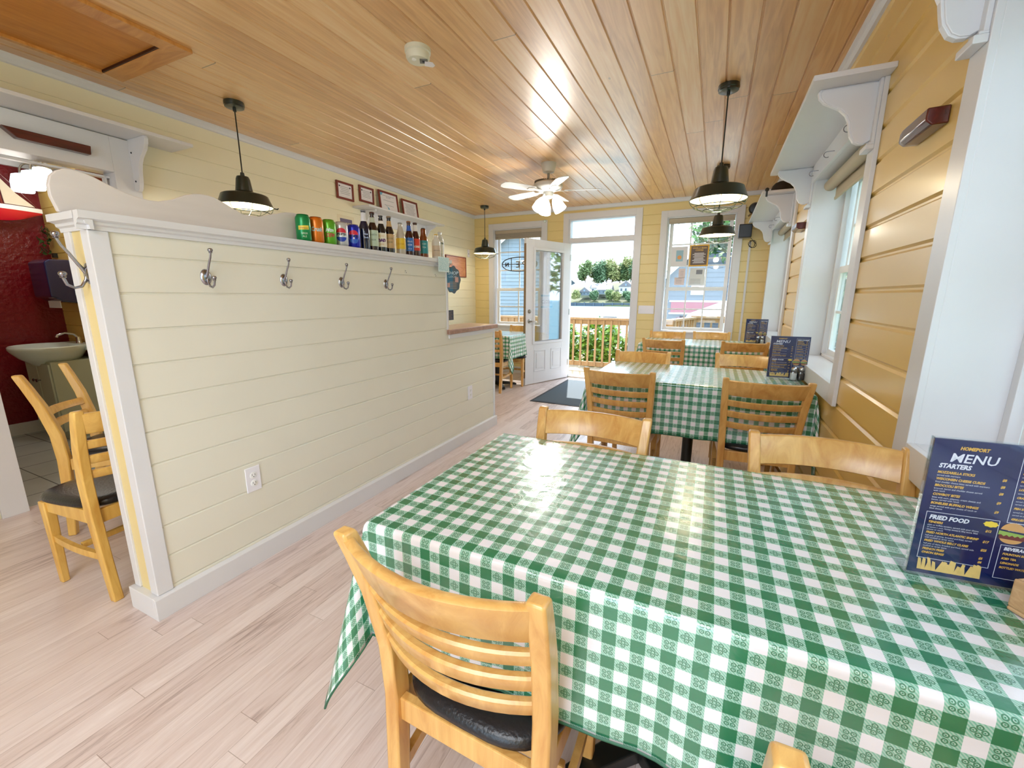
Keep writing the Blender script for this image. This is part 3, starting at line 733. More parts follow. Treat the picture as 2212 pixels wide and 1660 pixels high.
def place(o, tx, ty, rz):
    """put the middle of the chair's back top at (tx, ty)"""
    ox, oy = 0, -.288; c, s = math.cos(rz), math.sin(rz)
    o.location = (tx-(ox*c-oy*s), ty-(ox*s+oy*c), 0); o.rotation_euler = (0, 0, rz)
place(proto, -.3975, .515, math.radians(-2))
CH = [(.31, .418, 2, 'chair at the bottom edge of the photo, only one post top showing'),
 (-.385, 1.545, 180, 'chair facing the camera across the foreground table, left one of two'),
 (.362, 1.565, 181, 'chair facing the camera across the foreground table, beside the wall'),
 (-.492, 2.562, -2, 'chair with its back to us at the middle table, next to the doormat'),
 (.298, 2.583, 4, 'chair with its back to us at the middle table, next to the side wall'),
 (-.493, 3.545, 180, 'chair on the far side of the middle table, nearer the doorway'),
 (.262, 3.71, 180, 'chair on the far side of the middle table, partly behind its menu'),
 (-.456, 4.705, -6, 'chair with its back to us at the far sunlit table, nearer the doorway'),
 (.315, 4.765, 10, 'chair with its back to us at the far sunlit table, nearer the side wall'),
 (-.515, 5.80, 183, 'chair under the far right window, beside the switch plate'),
 (.0, 5.96, 186, 'chair under the far right window, with the sunlit top rail'),
 (-2.70, 4.905, 2, 'chair seen sideways behind the half wall, at the small table'),
 (-2.615, 5.93, 180, 'chair under the far left window, mostly hidden by small table and door')]
for x, y, a, lab in CH:
    c = dup(proto, (0, 0, 0), 0, lab, CG); place(c, x, y, math.radians(a))
cB = make_chair('worn yellow ladder-back chair standing side-on behind the partition end', M['chair_old'])
place(cB, -2.195, .89, math.radians(96))
cA = make_chair('worn chair with its top rail missing, near the washroom doorway', M['chair_old'], rail=False, slats=2)
place(cA, -3.26, .95, math.radians(-40)); cA.scale = (1.05, 1.05, 1.05)

# ---------------------------------------------------------------- menus, shakers, caddy
mw_, mh_ = .222, .276
def make_menu():
    s = thing('menu_holder', '', 'menu', (0, 0, 0), 0, 'menus in clear stands')
    # local: x along the width, y towards the back, z up; face looks to -y
    mb = MB(); mb.box(0, -.0045, .002, mw_, -.003, mh_); mb.box(0, .003, .002, mw_, .0045, mh_); mb.box(0, -.004, 0, mw_, .05, .003); mb.box(-.001, -.0045, .002, .001, .0045, mh_)
    mb.build('acrylic_stand', M['acrylic'], s)
    MB().box(.003, -.0026, .004, mw_-.003, .0026, mh_-.003).build('menu_card', M['menu_blue'], s)
    fn = lambda a, b_, d: (a, -.0029-d*.4, b_)
    wt, gd = MB(), MB()
    W_, G_ = [], []
    G_ += [('HOMEPORT', .069, .2555, .0085, 'CENTER', .2, .0004)]
    W_ += [('MENU', .071, .232, .0235, 'CENTER', .18, .0003, .074), ('STARTERS', .018, .2195, .0115, 'LEFT', .2, .0005)]
    st = [('MOZZARELLA STICKS', ['served with marinara'], '$8'), ('WISCONSIN CHEESE CURDS', ['fried cheddar cheese bites served with marinara'], '$8'), ('BROCCOLI BITES', ['broccoli, bacon and cheddar cheese served', 'with ranch'], '$8'), ('COWBOY BITES', ['bites with corn, jalapeno, cream cheese and', 'bacon, served with ranch'], '$9'), ('BONELESS BUFFALO WINGS', ['wings served with your choice of ranch or', 'blue cheese'], '$9')]
    z = .2085
    for nme, desc, pr in st:
        G_.append((nme, .018, z, .0062, 'LEFT', .2, .0003)); G_.append((pr, .122, z-.003, .0062, 'LEFT', .2, .0003)); z -= .0056
        for d in desc: W_.append((d, .018, z, .0045, 'LEFT')); z -= .0047
        z -= .0026
    W_.append(('FRIED FOOD', .021, .1175, .0115, 'LEFT', .2, .0005))
    ff = [('TENDERS', ['plain or buffalo tenders, served with your choice', 'of sweet n sour, honey mustard, bbq sauce, blue', 'cheese or ranch'], '$12'), ('FRIED NORTH ATLANTIC SHRIMP', ['half pint of shrimp, breaded and fried, served', 'with cocktail or tartar sauce'], '$17'), ('FRIED WHOLE BELLY CLAMS', ['half pint of clams, breaded and fried, served with', 'cocktail or tartar sauce'], '$25'), ('FRENCH FRIES', [], '$5'), ('ONION RINGS', [], '$6')]
    z = .1095
    for nme, desc, pr in ff:
        G_.append((nme, .021, z, .0058, 'LEFT', .2, .0003)); G_.append((pr, .116, z-.003, .006, 'LEFT', .2, .0003)); z -= .0056
        for d in desc: W_.append((d, .021, z, .0043, 'LEFT')); z -= .0046
        z -= .0021
    W_.append(('MAIN COURSES', .15, .249, .0085, 'LEFT', .2, .0004))
    z = .241
    for nme, n in (('HAMBURGER', 0), ('CHEESEBURGER', 0), ('BACON CHEESEBURGER', 1), ('HOT DOGS', 1), ('LOBSTER ROLL', 1), ('CRABMEAT ROLL', 2), ('FISH SANDWICH', 2), ('GRILLED CHEESE', 1), ('HOT DOG', 1)):
        G_.append((nme, .15, z, .0052, 'LEFT', .2, .0003)); G_.append(('$%d' % (8+len(nme) % 9), .198, z, .0052, 'LEFT', .2, .0003)); z -= .0065
        for q in range(n): W_.append(('served on a toasted roll with chips', .15, z, .0038, 'LEFT')); z -= .0055
        z -= .003
    W_.append(('BEVERAGES', .151, .077, .0085, 'LEFT', .2, .0004))
    for i, q in enumerate(('FOUNTAIN SODA', 'ICED TEA', 'LEMONADE', 'BOTTLED WATER')): G_.append((q, .151, .068-.009*i, .0054, 'LEFT', .2, .0003))
    text_into(wt, W_, fn); text_into(gd, G_, fn)
    def box_line(x0, z0, x1, z1, w=.0008):
        for a in ((x0, z0, x1, z0+w), (x0, z1-w, x1, z1), (x0, z0, x0+w, z1), (x1-w, z0, x1, z1)): wt.box(a[0], -.0032, a[1], a[2], -.0028, a[3])
    box_line(.015, .036, .135, .1315); box_line(.145, .13, .212, .262); box_line(.145, .02, .212, .087)
    wt.build('white_lettering', M['menu_white'], s); gd.build('gold_lettering', M['menu_gold'], s)
    mb = MB(); rr = random.Random(3)
    def plate(mb, pts, k=0): mb.prism(pts, lambda a, b_, d: (a, -.0030-d-k*.0002, b_), .0004)
    for i in range(17):
        x = .022+.0062*i; a = rr.uniform(-.5, .5); h = rr.uniform(.016, .027)
        plate(mb, [(x-.003, .012), (x+.0045, .012), (x+.0045+a*.014, .012+h), (x-.0005+a*.014, .0135+h)], i % 3)
    mb.build('fries_picture', M['fries'], s)
    def burger(cx, cz, r):
        el = lambda k, q, z0, f=(0, 2*PI): [(cx+r*k*math.cos(f[0]+(f[1]-f[0])*i/20), z0+r*q*math.sin(f[0]+(f[1]-f[0])*i/20)) for i in range(20)]
        b1, b2, b3 = MB(), MB(), MB()
        plate(b1, el(1, .85, cz+.002, (0, PI))); plate(b1, el(.92, -.5, cz-.012, (PI, 0)))
        plate(b2, [(cx-r*1.02, cz-.013), (cx+r*1.0, cz-.014), (cx+r, cz-.005), (cx-r, cz-.004)], 1)
        plate(b3, [(cx-r*1.12, cz-.006)] + [(cx-r*1.1+2.2*r*i/10, cz-.008+.003*(i % 2)) for i in range(1, 10)] + [(cx+r*1.1, cz-.002), (cx-r*1.1, cz+.002)], 2)
        b1.build('bun_picture', M['bun'], s); b2.build('patty_picture', M['meat'], s); b3.build('lettuce_picture', M['lettuce'], s)
    burger(.158, .112, .0195); burger(.2, .112, .0165)
    mb = MB(); plate(mb, [(.122+.0115*math.cos(t)*(1+.08*math.cos(8*t)), .1225+.0055*math.sin(t)*(1+.08*math.cos(8*t))) for t in [2*PI*i/40 for i in range(40)]]); mb.build('yellow_badge', mat('badge_yellow', 'f2d24a', .4), s)
    return s
mn = make_menu()
mn.location = (.381, .985, TZ+.0025); mn.rotation_euler = (0, 0, math.radians(5)); mn['label'] = 'large navy menu card in a clear stand on the foreground table'
mw_scale = .2 / mw_
m2 = dup(mn, (.352, 3.20, TZ+.0025), math.radians(2), 'navy menu card in a clear stand on the middle table', 'menus in clear stands')
m3 = dup(mn, (.345, 5.53, TZ+.0025), math.radians(0), 'navy menu card in a clear stand on the far sunlit table', 'menus in clear stands')
mn.scale = (.86, 1, 1)
def shaker(loc, label, fill):
    s = thing('shaker', label, 'shaker', loc, 0, 'glass salt and pepper shakers')
    def sq(w, z): return [(w*math.copysign(abs(math.cos(t))**.6, math.cos(t)), w*math.copysign(abs(math.sin(t))**.6, math.sin(t)), z) for t in [2*PI*i/24 for i in range(24)]]
    mb = MB(); mb.loft([sq(.018, 0), sq(.0195, .004), sq(.0195, .05), sq(.016, .06), sq(.014, .064)]); mb.build('jar', glass_shk, s, smooth=40)
    mb = MB(); mb.loft([sq(.0165, .003), sq(.018, .006), sq(.018, .043), sq(.0175, .044)]); mb.build('contents', fill, s, smooth=40)
    MB().lathe([(.0155, .063), (.0165, .066), (.0165, .076), (.012, .083), (.003, .0845)], 20).build('lid', M['chrome'], s, smooth=40)
    return s
glass_shk = glass_mat('shaker_glass', (.9, .93, .92, 1), .2)
salt = mat('salt', 'e8e8ea', .8); pepper = mat('ground_pepper', '3a2f2a', .9, var=.3, vscale=400)
shaker((.497, 3.158, TZ+.0025), 'glass salt shaker before the menu on the middle table', salt)
shaker((.540, 3.172, TZ+.0025), 'glass pepper shaker before the menu on the middle table', pepper)
shaker((.478, 5.495, TZ+.0025), 'tiny pepper shaker before the menu on the far sunlit table', pepper)
shaker((.522, 5.50, TZ+.0025), 'tiny salt shaker before the menu on the far sunlit table', salt)
s = thing('condiment_caddy', 'tan wooden caddy cut off by the right edge, before the foreground menu', 'caddy', (.540, .925, TZ+.0025), math.radians(30))
mb = MB(); t = .008; mb.box(-.045, -.03, 0, .045, .03, t); mb.box(-.045, -.03, t, -.045+t, .03, .062); mb.box(.045-t, -.03, t, .045, .03, .062); mb.box(-.045+t, -.03, t, .045-t, -.03+t, .062); mb.box(-.045+t, .03-t, t, .045-t, .03, .062)
o = mb.build('tray', wood('raw_pine', 'b08a62', 'd0ac84', (12, 12, 40), .6), s, bevel=.003)
s.scale = (.75, .8, .95)

# ---------------------------------------------------------------- lamps
def spot_guard(mb, R, z0, depth):
    prof = lambda q: (R*math.cos(q*PI/2*.86), z0-depth*math.sin(q*PI/2*.98))
    for k in range(8):
        a = 2*PI*k/8+.3; mb.tube([(prof(q)[0]*math.cos(a), prof(q)[0]*math.sin(a), prof(q)[1]) for q in [i/8 for i in range(9)]], .0022, 5)
    for q in (0, .42, .78):
        r_, z = prof(q); mb.tube([((r_+.002)*math.cos(2*PI*i/32), (r_+.002)*math.sin(2*PI*i/32), z) for i in range(32)], .0026, 5, 0, True)
    r_, z = prof(1); mb.tube([(max(r_, .02)*math.cos(2*PI*i/16), max(r_, .02)*math.sin(2*PI*i/16), z) for i in range(16)], .0024, 5, 0, True)
def make_pendant(label):
    p = thing('pendant_lamp', label, 'pendant lamp', (0, 0, ZC), 0, 'dark barn pendant lamps')
    MB().lathe([(.062, 0), (.064, -.01), (.064, -.022), (.060, -.026), (.060, -.034), (.052, -.038), (.002, -.039)], 32).build('ceiling_canopy', M['green_metal'], p, smooth=40)
    MB().tube([(0, 0, -.036), (0, 0, -.06)], .011, 12).build('strain_relief', M['black'], p, smooth=40)
    MB().tube([(0, 0, -.055), (.001, 0, -.25), (0, 0, -.468)], .0042, 8).build('cord', M['black'], p, smooth=40)
    mb = MB(); mb.lathe([(.012, -.455), (.014, -.47), (.014, -.478), (.038, -.482), (.045, -.5), (.056, -.58)], 28); mb.build('socket_cap', M['green_metal'], p, smooth=35)
    R = .178
    mb = MB(); mb.lathe([(.05, -.578), (.07, -.588), (.138, -.604), (.150, -.61), (R-.004, -.672), (R, -.678), (R, -.681), (R-.004, -.681)], 44, cap=False)
    mb.build('lamp_shade', M['green_metal'], p, smooth=35)
    mb = MB(); mb.lathe([(R-.004, -.6805), (R-.008, -.672), (.148, -.613), (.137, -.607), (.06, -.592), (.002, -.591)], 44, cap=False); mb.build('shade_lining', M['shade_in'], p, smooth=35)
    mb = MB(); mb.lathe([(.016, -.592), (.02, -.605), (.034, -.63), (.038, -.65), (.034, -.672), (.018, -.686), (.002, -.689)], 24); mb.build('bulb', M['bulb'], p, smooth=60)
    mb = MB(); spot_guard(mb, R-.002, -.683, .07); mb.tube([(R, 0, -.683), (R+.022, .004, -.686), (R+.03, .006, -.678)], .004, 6); mb.build('wire_guard', M['wire'], p, smooth=60)
    return p
pd = make_pendant('dark barn pendant lamp over the partition'); pd.location = (-3.155, 2.12, ZC)
PL = [(-.042, 3.30, 'dark barn pendant lamp over the middle table'), (-.045, 5.15, 'dark barn pendant lamp before the far right window'), (-3.24, 5.87, 'dark barn pendant lamp in the far left corner')]
for x, y, lab in PL: dup(pd, (x, y, ZC), .6, lab)
pd.rotation_euler = (0, 0, .9)
for x, y, lab in [(-3.155, 2.12, 0)] + PL:
    l = bpy.data.lights.new('pendant_light', 'POINT'); l.energy = 4; l.color = (1, .88, .7); l.shadow_soft_size = .04
    o = bpy.data.objects.new('pendant_light', l); COL.objects.link(o); o.location = (x, y, ZC-.715)

# ceiling fan with three light shades
f = thing('ceiling_fan', 'white ceiling fan with three frosted lamp shades', 'ceiling fan', (-1.645, 4.33, ZC))
fan_w = mat('fan_white', 'd4d2cc', .4)
MB().lathe([(.075, 0), (.076, -.015), (.058, -.085), (.03, -.095), (.002, -.096)], 28).build('ceiling_canopy', fan_w, f, smooth=40)
MB().tube([(0, 0, -.09), (0, 0, -.165)], .013, 12).build('downrod', mat('rod_grey', '8d877c', .4), f, smooth=40)
MB().lathe([(.02, -.15), (.04, -.165), (.13, -.185), (.148, -.2), (.148, -.225), (.135, -.245), (.085, -.262), (.06, -.275), (.002, -.276)], 36).build('motor_housing', fan_w, f, smooth=40)
mb = MB()
for k in range(48):
    a = 2*PI*k/48; mb.box(.1, -.002, -.181, .142, .002, -.172, M=Matrix.Rotation(a, 4, 'Z'))
mb.build('vent_ribs', mat('vent_dark', '6f675c', .5), f)
for k in range(5):
    R_ = Matrix.Rotation(math.radians(18+72*k), 4, 'Z') @ Matrix.Rotation(math.radians(11), 4, 'X')
    R2 = Matrix.Rotation(math.radians(18+72*k), 4, 'Z')
    mb = MB(); pts = [(.165, -.045), (.30, -.06), (.48, -.066), (.525, -.05), (.54, 0), (.525, .05), (.48, .066), (.30, .06), (.165, .045)]
    mb.prism(pts, lambda a, b_, d: Matrix.Translation((0, 0, -.262)) @ R_ @ Vector((a, b_, d)), .006)
    bl = mb.build('blade', M['white'], f, bevel=.002)
    mb = MB(); mb.prism([(.07, -.018), (.14, -.014), (.2, -.04), (.24, -.02), (.24, .02), (.2, .04), (.14, .014), (.07, .018)], lambda a, b_, d: Matrix.Translation((0, 0, -.268)) @ R_ @ Vector((a, b_, d)), .005); mb.build('blade_iron', fan_w, bl)
MB().lathe([(.05, -.274), (.055, -.285), (.055, -.32), (.03, -.335), (.002, -.336)], 24).build('light_fitter', fan_w, f, smooth=40)
opal = mat('frosted_glass_shade', 'f2f4f4', .35, emit=1.1, ecol='fffaf0')
for k in range(3):
    a = math.radians(-115+120*k)
    Mx = Matrix.Translation((.05*math.cos(a), .05*math.sin(a), -.315)) @ Matrix.Rotation(a, 4, 'Z') @ Matrix.Rotation(math.radians(-32), 4, 'Y')
    mb = MB(); mb.lathe([(.012, .02), (.014, -.02), (.024, -.03), (.04, -.055), (.058, -.10), (.062, -.135), (.066, -.165), (.063, -.165), (.058, -.135), (.05, -.09), (.02, -.035), (.002, -.03)], 24, 0, Mx, cap=False)
    mb.build('lamp_shade', opal, f, smooth=60)
    mb = MB(); mb.ball((0, 0, -.095), .03, 0, 10); 
    mb.v = [tuple(Mx @ Vector(q)) for q in mb.v]; mb.build('bulb', M['bulb'], f, smooth=60)
mb = MB(); mb.tube([(.02, -.02, -.33), (.02, -.02, -.42)], .0015, 5); mb.ball((.02, -.02, -.425), .006); mb.build('pull_chain', M['nickel'], f)
l = bpy.data.lights.new('fan_light', 'POINT'); l.energy = 22; l.color = (1, .96, .9); l.shadow_soft_size = .12
o = bpy.data.objects.new('fan_light', l); COL.objects.link(o); o.location = (-1.645, 4.33, ZC-.52)

# smoke alarm
s = thing('smoke_alarm', 'round white smoke alarm with its lid hanging open on the board ceiling', 'smoke alarm', (-1.588, 2.14, ZC), .6)
MB().lathe([(.07, 0), (.07, -.02), (.062, -.024), (.062, -.026), (.064, -.027), (.064, -.045), (.055, -.058), (.002, -.06)], 36).build('housing', mat('alarm_ivory', 'dfdccb', .4), s, smooth=35)
mb = MB(); mb.box(.01, -.028, -.064, .052, .012, -.058); mb.build('battery_bay', mat('bay_grey', '7b7b76', .5), s)
mb = MB(); mb.box(.024, -.02, -.067, .036, -.005, -.062); mb.build('contact', M['dark_ink'], s)
mb = MB(); mb.prism([(.0, -.03), (.055, -.025), (.07, 0), (.055, .02), (0, .02)], lambda a, b_, d: (.035+a*.8, b_+.015, -.06-.3*a*.2-d), .004); mb.build('battery_door', M['plastic'], s)
mb = MB(); mb.lathe([(.012, -.059), (.012, -.063), (.002, -.064)], 16, 0, Matrix.Translation((-.02, -.02, 0))); mb.build('test_button', M['white'], s)

# attic hatch in the ceiling
h = thing('ceiling_hatch', 'square wood-framed access hatch in the board ceiling, upper left', 'hatch', (0, 0, 0))
hw = wood('hatch_trim_wood', 'bb7a34', 'd99b52', (3, 18, 18), .35, coat=.4)
hx0, hx1, hy0, hy1 = -3.46, -2.715, .82, 1.625
mb = MB(); w = .105
mb.prism([(hx0, hy1), (hx1, hy1), (hx1-w, hy1-w), (hx0+w*.3, hy1-w)][::-1], lambda a, b_, d: (a, b_, ZC-.02+d), .02); mb.build('frame_board', hw, h, bevel=.002)
mb = MB(); mb.prism([(hx1, hy1), (hx1, hy0), (hx1-w, hy0+w), (hx1-w, hy1-w)][::-1], lambda a, b_, d: (a, b_, ZC-.02+d), .02); mb.build('frame_board', hw, h, bevel=.002)
mb = MB(); mb.box(hx0, hy0, ZC-.02, hx1-w, hy0+w, ZC); mb.build('frame_board', hw, h, bevel=.002)
mb = MB(); mb.box(hx0, hy0+w, ZC-.02, hx0+w*.3, hy1-w, ZC); mb.build('frame_board', hw, h, bevel=.002)
mb = MB(); mb.box(hx0+.03, hy0+w, ZC-.004, hx1-w, hy1-w, ZC-.001); mb.build('hatch_panel', wood('hatch_panel_wood', 'b8742c', 'd08d40', (18, 3, 18), .35), h)
mb = MB(); mb.box(hx0+.03, hy1-w-.008, ZC-.017, hx1-w, hy1-w, ZC-.004); mb.build('painted_recess_shade', mat('recess_shade_colour', '3a1408', .5), h)  # dark strip paints shade along the far edge of the recess

# ---------------------------------------------------------------- hooks, outlets on the partition
def make_hook(label):
    h = thing('coat_hook', label, 'coat hook', (0, 0, 0), 0, 'double coat hooks on the partition')
    # local: x out of the wall, z up
    MB().lathe([(.024, 0), (.022, .004), (.012, .009), (.002, .010)], 24, 0, Matrix.Rotation(PI/2, 4, 'Y') @ Matrix.Diagonal((1.25, .85, 1, 1))).build('backplate', M['pewter'], h, smooth=40)
    mb = MB(); mb.tube([(.006, 0, .0), (.012, 0, .012), (.022, 0, .03), (.032, 0, .05), (.044, 0, .07), (.05, 0, .088)], [.005, .0045, .004, .0038, .0036, .0034], 10)
    mb.lathe([(.0048, 0), (.007, .002), (.0052, .004), (.0085, .008), (.009, .013), (.006, .017), (.001, .018)], 14, 0, Matrix.Translation((.05, 0, .086))); mb.build('upper_prong', M['pewter'], h, smooth=60)
    mb = MB(); mb.tube([(.006, 0, -.004), (.01, 0, -.018), (.02, 0, -.034), (.034, 0, -.038), (.047, 0, -.03), (.052, 0, -.012)], .0038, 10)
    mb.lathe([(.0048, 0), (.0068, .002), (.005, .004), (.008, .008), (.0085, .012), (.006, .016), (.001, .017)], 14, 0, Matrix.Translation((.052, 0, -.013))); mb.build('lower_prong', M['pewter'], h, smooth=60)
    return h
hk = make_hook('coat hook on the partition, nearest the post, above the first outlet'); hk.location = (XP0, 1.092, 1.373); 
for y, lab in ((1.452, 'second coat hook from the post on the partition'), (1.815, 'third coat hook from the post on the partition'), (2.182, 'coat hook on the partition below the amber soda bottles, farthest from the post')):
    dup(hk, (XP0, y, 1.373), 0, lab)
hk.scale = (1.1, 1.1, 1.1)
eh = dup(hk, (-2.005, YP0, 1.372), -PI/2, 'coat hook on the yellow end face of the partition, sticking out left'); eh.scale = (1.35, 1.3, 1.3)
mb = MB()
for y, z in ((2.385, 1.46), (2.73, 1.452)):
    mb = MB(); mb.box(XP0, y-.012, z-.012, XP0+.002, y+.012, z+.012)
    mb.lathe([(.004, 0), (.003, .001)], 8, 1, Matrix.Translation((XP0+.0015, y+.003, z-.005)) @ Matrix.Rotation(PI/2, 4, 'Y')); mb.lathe([(.004, 0), (.003, .001)], 8, 1, Matrix.Translation((XP0+.0015, y-.004, z+.006)) @ Matrix.Rotation(PI/2, 4, 'Y'))
    o = mb.build('screw_hole_patch', [M['wall_c'], M['dark_ink']]); tag(o, 'pale patch with two screw holes ' + ('left of the soda sheet' if y < 2.5 else 'right under the blue sheet') , 'wall patch')
def outlet(y, z, label):
    s = thing('wall_outlet', label, 'outlet', (XP0, y, z), 0, 'white wall outlets on the partition')
    MB().box(0, -.036, -.062, .006, .036, .062).build('cover_plate', M['plastic'], s, bevel=.003)
    for q in (-.02, .02):
        Mx = Matrix.Translation((.005, 0, q)) @ Matrix.Rotation(PI/2, 4, 'Y'); r_ = MB().lathe([(.0165, 0), (.0165, .003), (.015, .004), (.001, .004)], 24, 0, Mx).build('receptacle', M['white'], s, smooth=40)
        MB().box(.0085, -.0075, q-.001, .0094, -.0055, q+.008).box(.0085, .0055, q-.001, .0094, .0075, q+.008).box(.0085, -.002, q-.009, .0094, .002, q-.005).build('slots', M['dark_ink'], r_)
outlet(1.175, .43, 'white duplex outlet low on the partition near its post')
outlet(3.205, .437, 'white duplex outlet low on the half wall under the counter')

# ---------------------------------------------------------------- drinks on the partition cap
ZT = 1.5725
def wrapfn(r, zc, ang0, cx=0, cy=0):
    return lambda a, b_, d: (cx + (r+d)*math.cos(ang0 + a/r), cy + (r+d)*math.sin(ang0 + a/r), zc + b_)
AL = [0]
def can(y, label, col, col2, words, top='b9bcc0', body2=None):
    c = thing('soda_can', label, 'can', (-1.962, y, ZT), 0, 'soda cans on the partition cap')
    r = .0365
    MB().lathe([(.027, 0), (.031, .002), (r, .012), (r, .113), (.0345, .121), (.029, .128), (.0275, .130)], 32).build('can_body', mat('can_paint', col, .28, metal=.35, coat=.15), c, smooth=35)
    MB().lathe([(.0275, .129), (.029, .131), (.0275, .1335), (.026, .131), (.001, .131)], 32).build('can_lid', mat('can_top', top, .25, metal=1), c, smooth=35)
    a0 = -PI/2*.48
    for kind, colr, data in words:
        mb = MB()
        if kind == 'text': text_into(mb, data, wrapfn(r+.0003, 0, a0), 0, .0003)
        elif kind == 'disc':
            z0, rr = data; fn = wrapfn(r+.0002, z0, a0); mb.add([fn(0, 0, .0002)] + [fn(rr*math.cos(2*PI*i/28), rr*math.sin(2*PI*i/28), .0002) for i in range(28)], [(0, i+1, (i+1) % 28+1) for i in range(28)])
        elif kind == 'half':
            z0, rr, sg = data; fn = wrapfn(r+.0005, z0, a0); n = 16; vs = []
            for q in range(n+1):
                x = rr*math.cos(PI*q/n); h_ = rr*.9*math.sin(PI*q/n); vs += [fn(x, sg*.003, .0002), fn(x, sg*(.003+h_), .0002)]
            mb.add(vs, [(2*q, 2*q+1, 2*q+3, 2*q+2) for q in range(n)])
        elif kind == 'band':
            z0, z1, x0, x1 = data; fn = wrapfn(r+.0002, 0, a0); n = 10
            mb.add([fn(x0+(x1-x0)*i/n, z, .0002) for i in range(n+1) for z in (z0+.004*i/n, z1+.004*i/n)], [(2*i, 2*i+2, 2*i+3, 2*i+1) for i in range(n)])
        mb.build({'text': 'lettering', 'disc': 'round_logo', 'half': 'logo_wave', 'band': 'label_band'}[kind], mat('can_print', colr, .35), c)
    return c
can(1.612, 'green soda can with a yellow band, first in the row of drinks', '0f8a4c', 0, [('band', 'e8d24a', (.055, .075, -.022, .03)), ('text', '8a2a20', [('Schweppes', .004, .0615, .013, 'CENTER', .2, 0, .04)]), ('text', 'dfeee6', [('GINGER', .006, .035, .012, 'CENTER', 0, 0, .03), ('ALE', .006, .02, .012, 'CENTER')])], '1b8f55')
can(1.692, 'orange soda can beside the green can', 'd9771a', 0, [('text', 'a9d3da', [('Crush', .004, .06, .03, 'CENTER', .1, .001, .058)])], 'b4642a')
can(1.776, 'bright green soda can with red lettering', '5fae2b', 0, [('text', 'cfe8df', [('Mtn', .002, .068, .026, 'CENTER', .4, .001)]), ('text', 'c2203a', [('DEW', .006, .04, .028, 'CENTER', .3, .0012, .046)])], '86b84c')
can(1.862, 'silver soda can with a red, white and blue round logo', 'c9cdd4', 0, [('disc', 'f0f0f2', (.065, .033)), ('half', 'd2203a', (.065+.006, .028, 1)), ('half', '1d3fb0', (.065-.012, .028, -1)), ('text', '14182a', [('PEPSI', 0, .060, .0165, 'CENTER', 0, .0006, .05)])])
can(1.954, 'blue soda can with a red, white and blue round logo', '1526b4', 0, [('disc', 'f0f0f2', (.065, .033)), ('half', 'd2203a', (.065+.006, .028, 1)), ('half', '2a62c8', (.065-.012, .028, -1)), ('text', '14182a', [('PEPSI', 0, .060, .0165, 'CENTER', 0, .0006, .05)])])
def bottle(y, label, glassc, labels, capc, prof=None, x=-1.962, words=(), neck=None, liquid=None, name='glass_bottle', group='soda bottles on the partition cap', h=1.0):
    c = thing(name, label, 'bottle', (x, y, ZT), 0, group)
    prof = prof or [(.026, 0), (.0305, .003), (.031, .012), (.031, .118), (.029, .132), (.02, .158), (.0145, .175), (.0132, .205), (.0132, .216), (.0142, .218), (.0142, .224)]
    prof = [(r, z*h) for r, z in prof]; R = max(r for r, z in prof)
    MB().lathe(prof, 28).build('bottle_body', mat('bottle_glass', glassc, .14, spec=.5, coat=.2), c, smooth=40)
    zt = prof[-1][1]
    MB().lathe([(.0135, zt-.004), (.0155, zt-.002), (.0155, zt+.003), (.013, zt+.006), (.001, zt+.0065)], 24).build('cap', mat('bottle_cap', capc, .3, metal=.3), c, smooth=40)
    for z0, z1, colr in labels:
        MB().lathe([(R+.0004, z0), (R+.0004, z1)], 32, cap=False).build('label', mat('bottle_label', colr, .5, var=.1, vscale=40), c, smooth=40)
    if neck:
        z0, z1, colr = neck
        def rad(z):
            for (r0, a), (r1, b_) in zip(prof, prof[1:]):
                if a <= z <= b_: return r0+(r1-r0)*(z-a)/(b_-a+1e-9)
            return R
        MB().lathe([(rad(z0)+.0006, z0), (rad((z0+z1)/2)+.0006, (z0+z1)/2), (rad(z1)+.0006, z1)], 28, cap=False).build('neck_label', mat('neck_label_paper', colr, .5), c, smooth=40)
    a0 = -PI/2*.5
    for colr, items in words:
        mb = MB(); text_into(mb, items, wrapfn(R+.0007, 0, a0), 0, .0003); mb.build('lettering', mat('label_print', colr, .5), c)
    return c
bottle(2.042, 'dark blue soda bottle with silver neck foil, beside the blue can', '0c1030', [], '8c8f98', neck=(.165, .215, 'd9dbe2'), words=[('b9c6ea', [('Blue', .006, .085, .017, 'CENTER', .1, .0004), ('Soda', .01, .066, .015, 'CENTER', .1, .0004), ('o', 0, .1, .014, 'CENTER')])])
bottle(2.115, 'brown soda bottle with a pale green label', '2c0d0a', [(.028, .122, 'b9cdb8')], '4a2a22', neck=(.168, .198, 'b8bfae'), words=[('4a5a50', [('EARTH', .002, .09, .014, 'CENTER'), ('BEER', .002, .06, .013, 'CENTER')])])
bottle(2.190, 'dark soda bottle with a cream, purple and yellow label', '120d18', [(.03, .115, 'e6e0cf')], 'c9cbcf', neck=(.172, .19, 'ece6e0'), words=[('5a2a6a', [('DAD', 0, .062, .024, 'CENTER', 0, .002)]), ('d9a02a', [('ROOT', 0, .092, .012, 'CENTER'), ('BEER', 0, .042, .012, 'CENTER')])])
bottle(2.266, 'brown soda bottle with a kraft-paper label', '1d0f10', [(.03, .118, 'c2a173')], '9a8a78', neck=(.165, .2, 'b8935c'), words=[('3a6a44', [('MOOSE', 0, .085, .013, 'CENTER', 0, 0, .044), ('DEW', 0, .062, .015, 'CENTER')])])
bottle(2.375, 'clear soda bottle with a yellow label, standing apart', 'b9b2a4', [(.035, .105, 'e0bc2e')], '8f9094', prof=[(.026, 0), (.031, .003), (.032, .012), (.032, .105), (.028, .13), (.02, .155), (.0145, .18), (.0135, .19), (.0142, .194), (.0142, .2)], words=[('b8801e', [('TONIC', 0, .062, .016, 'CENTER')])])
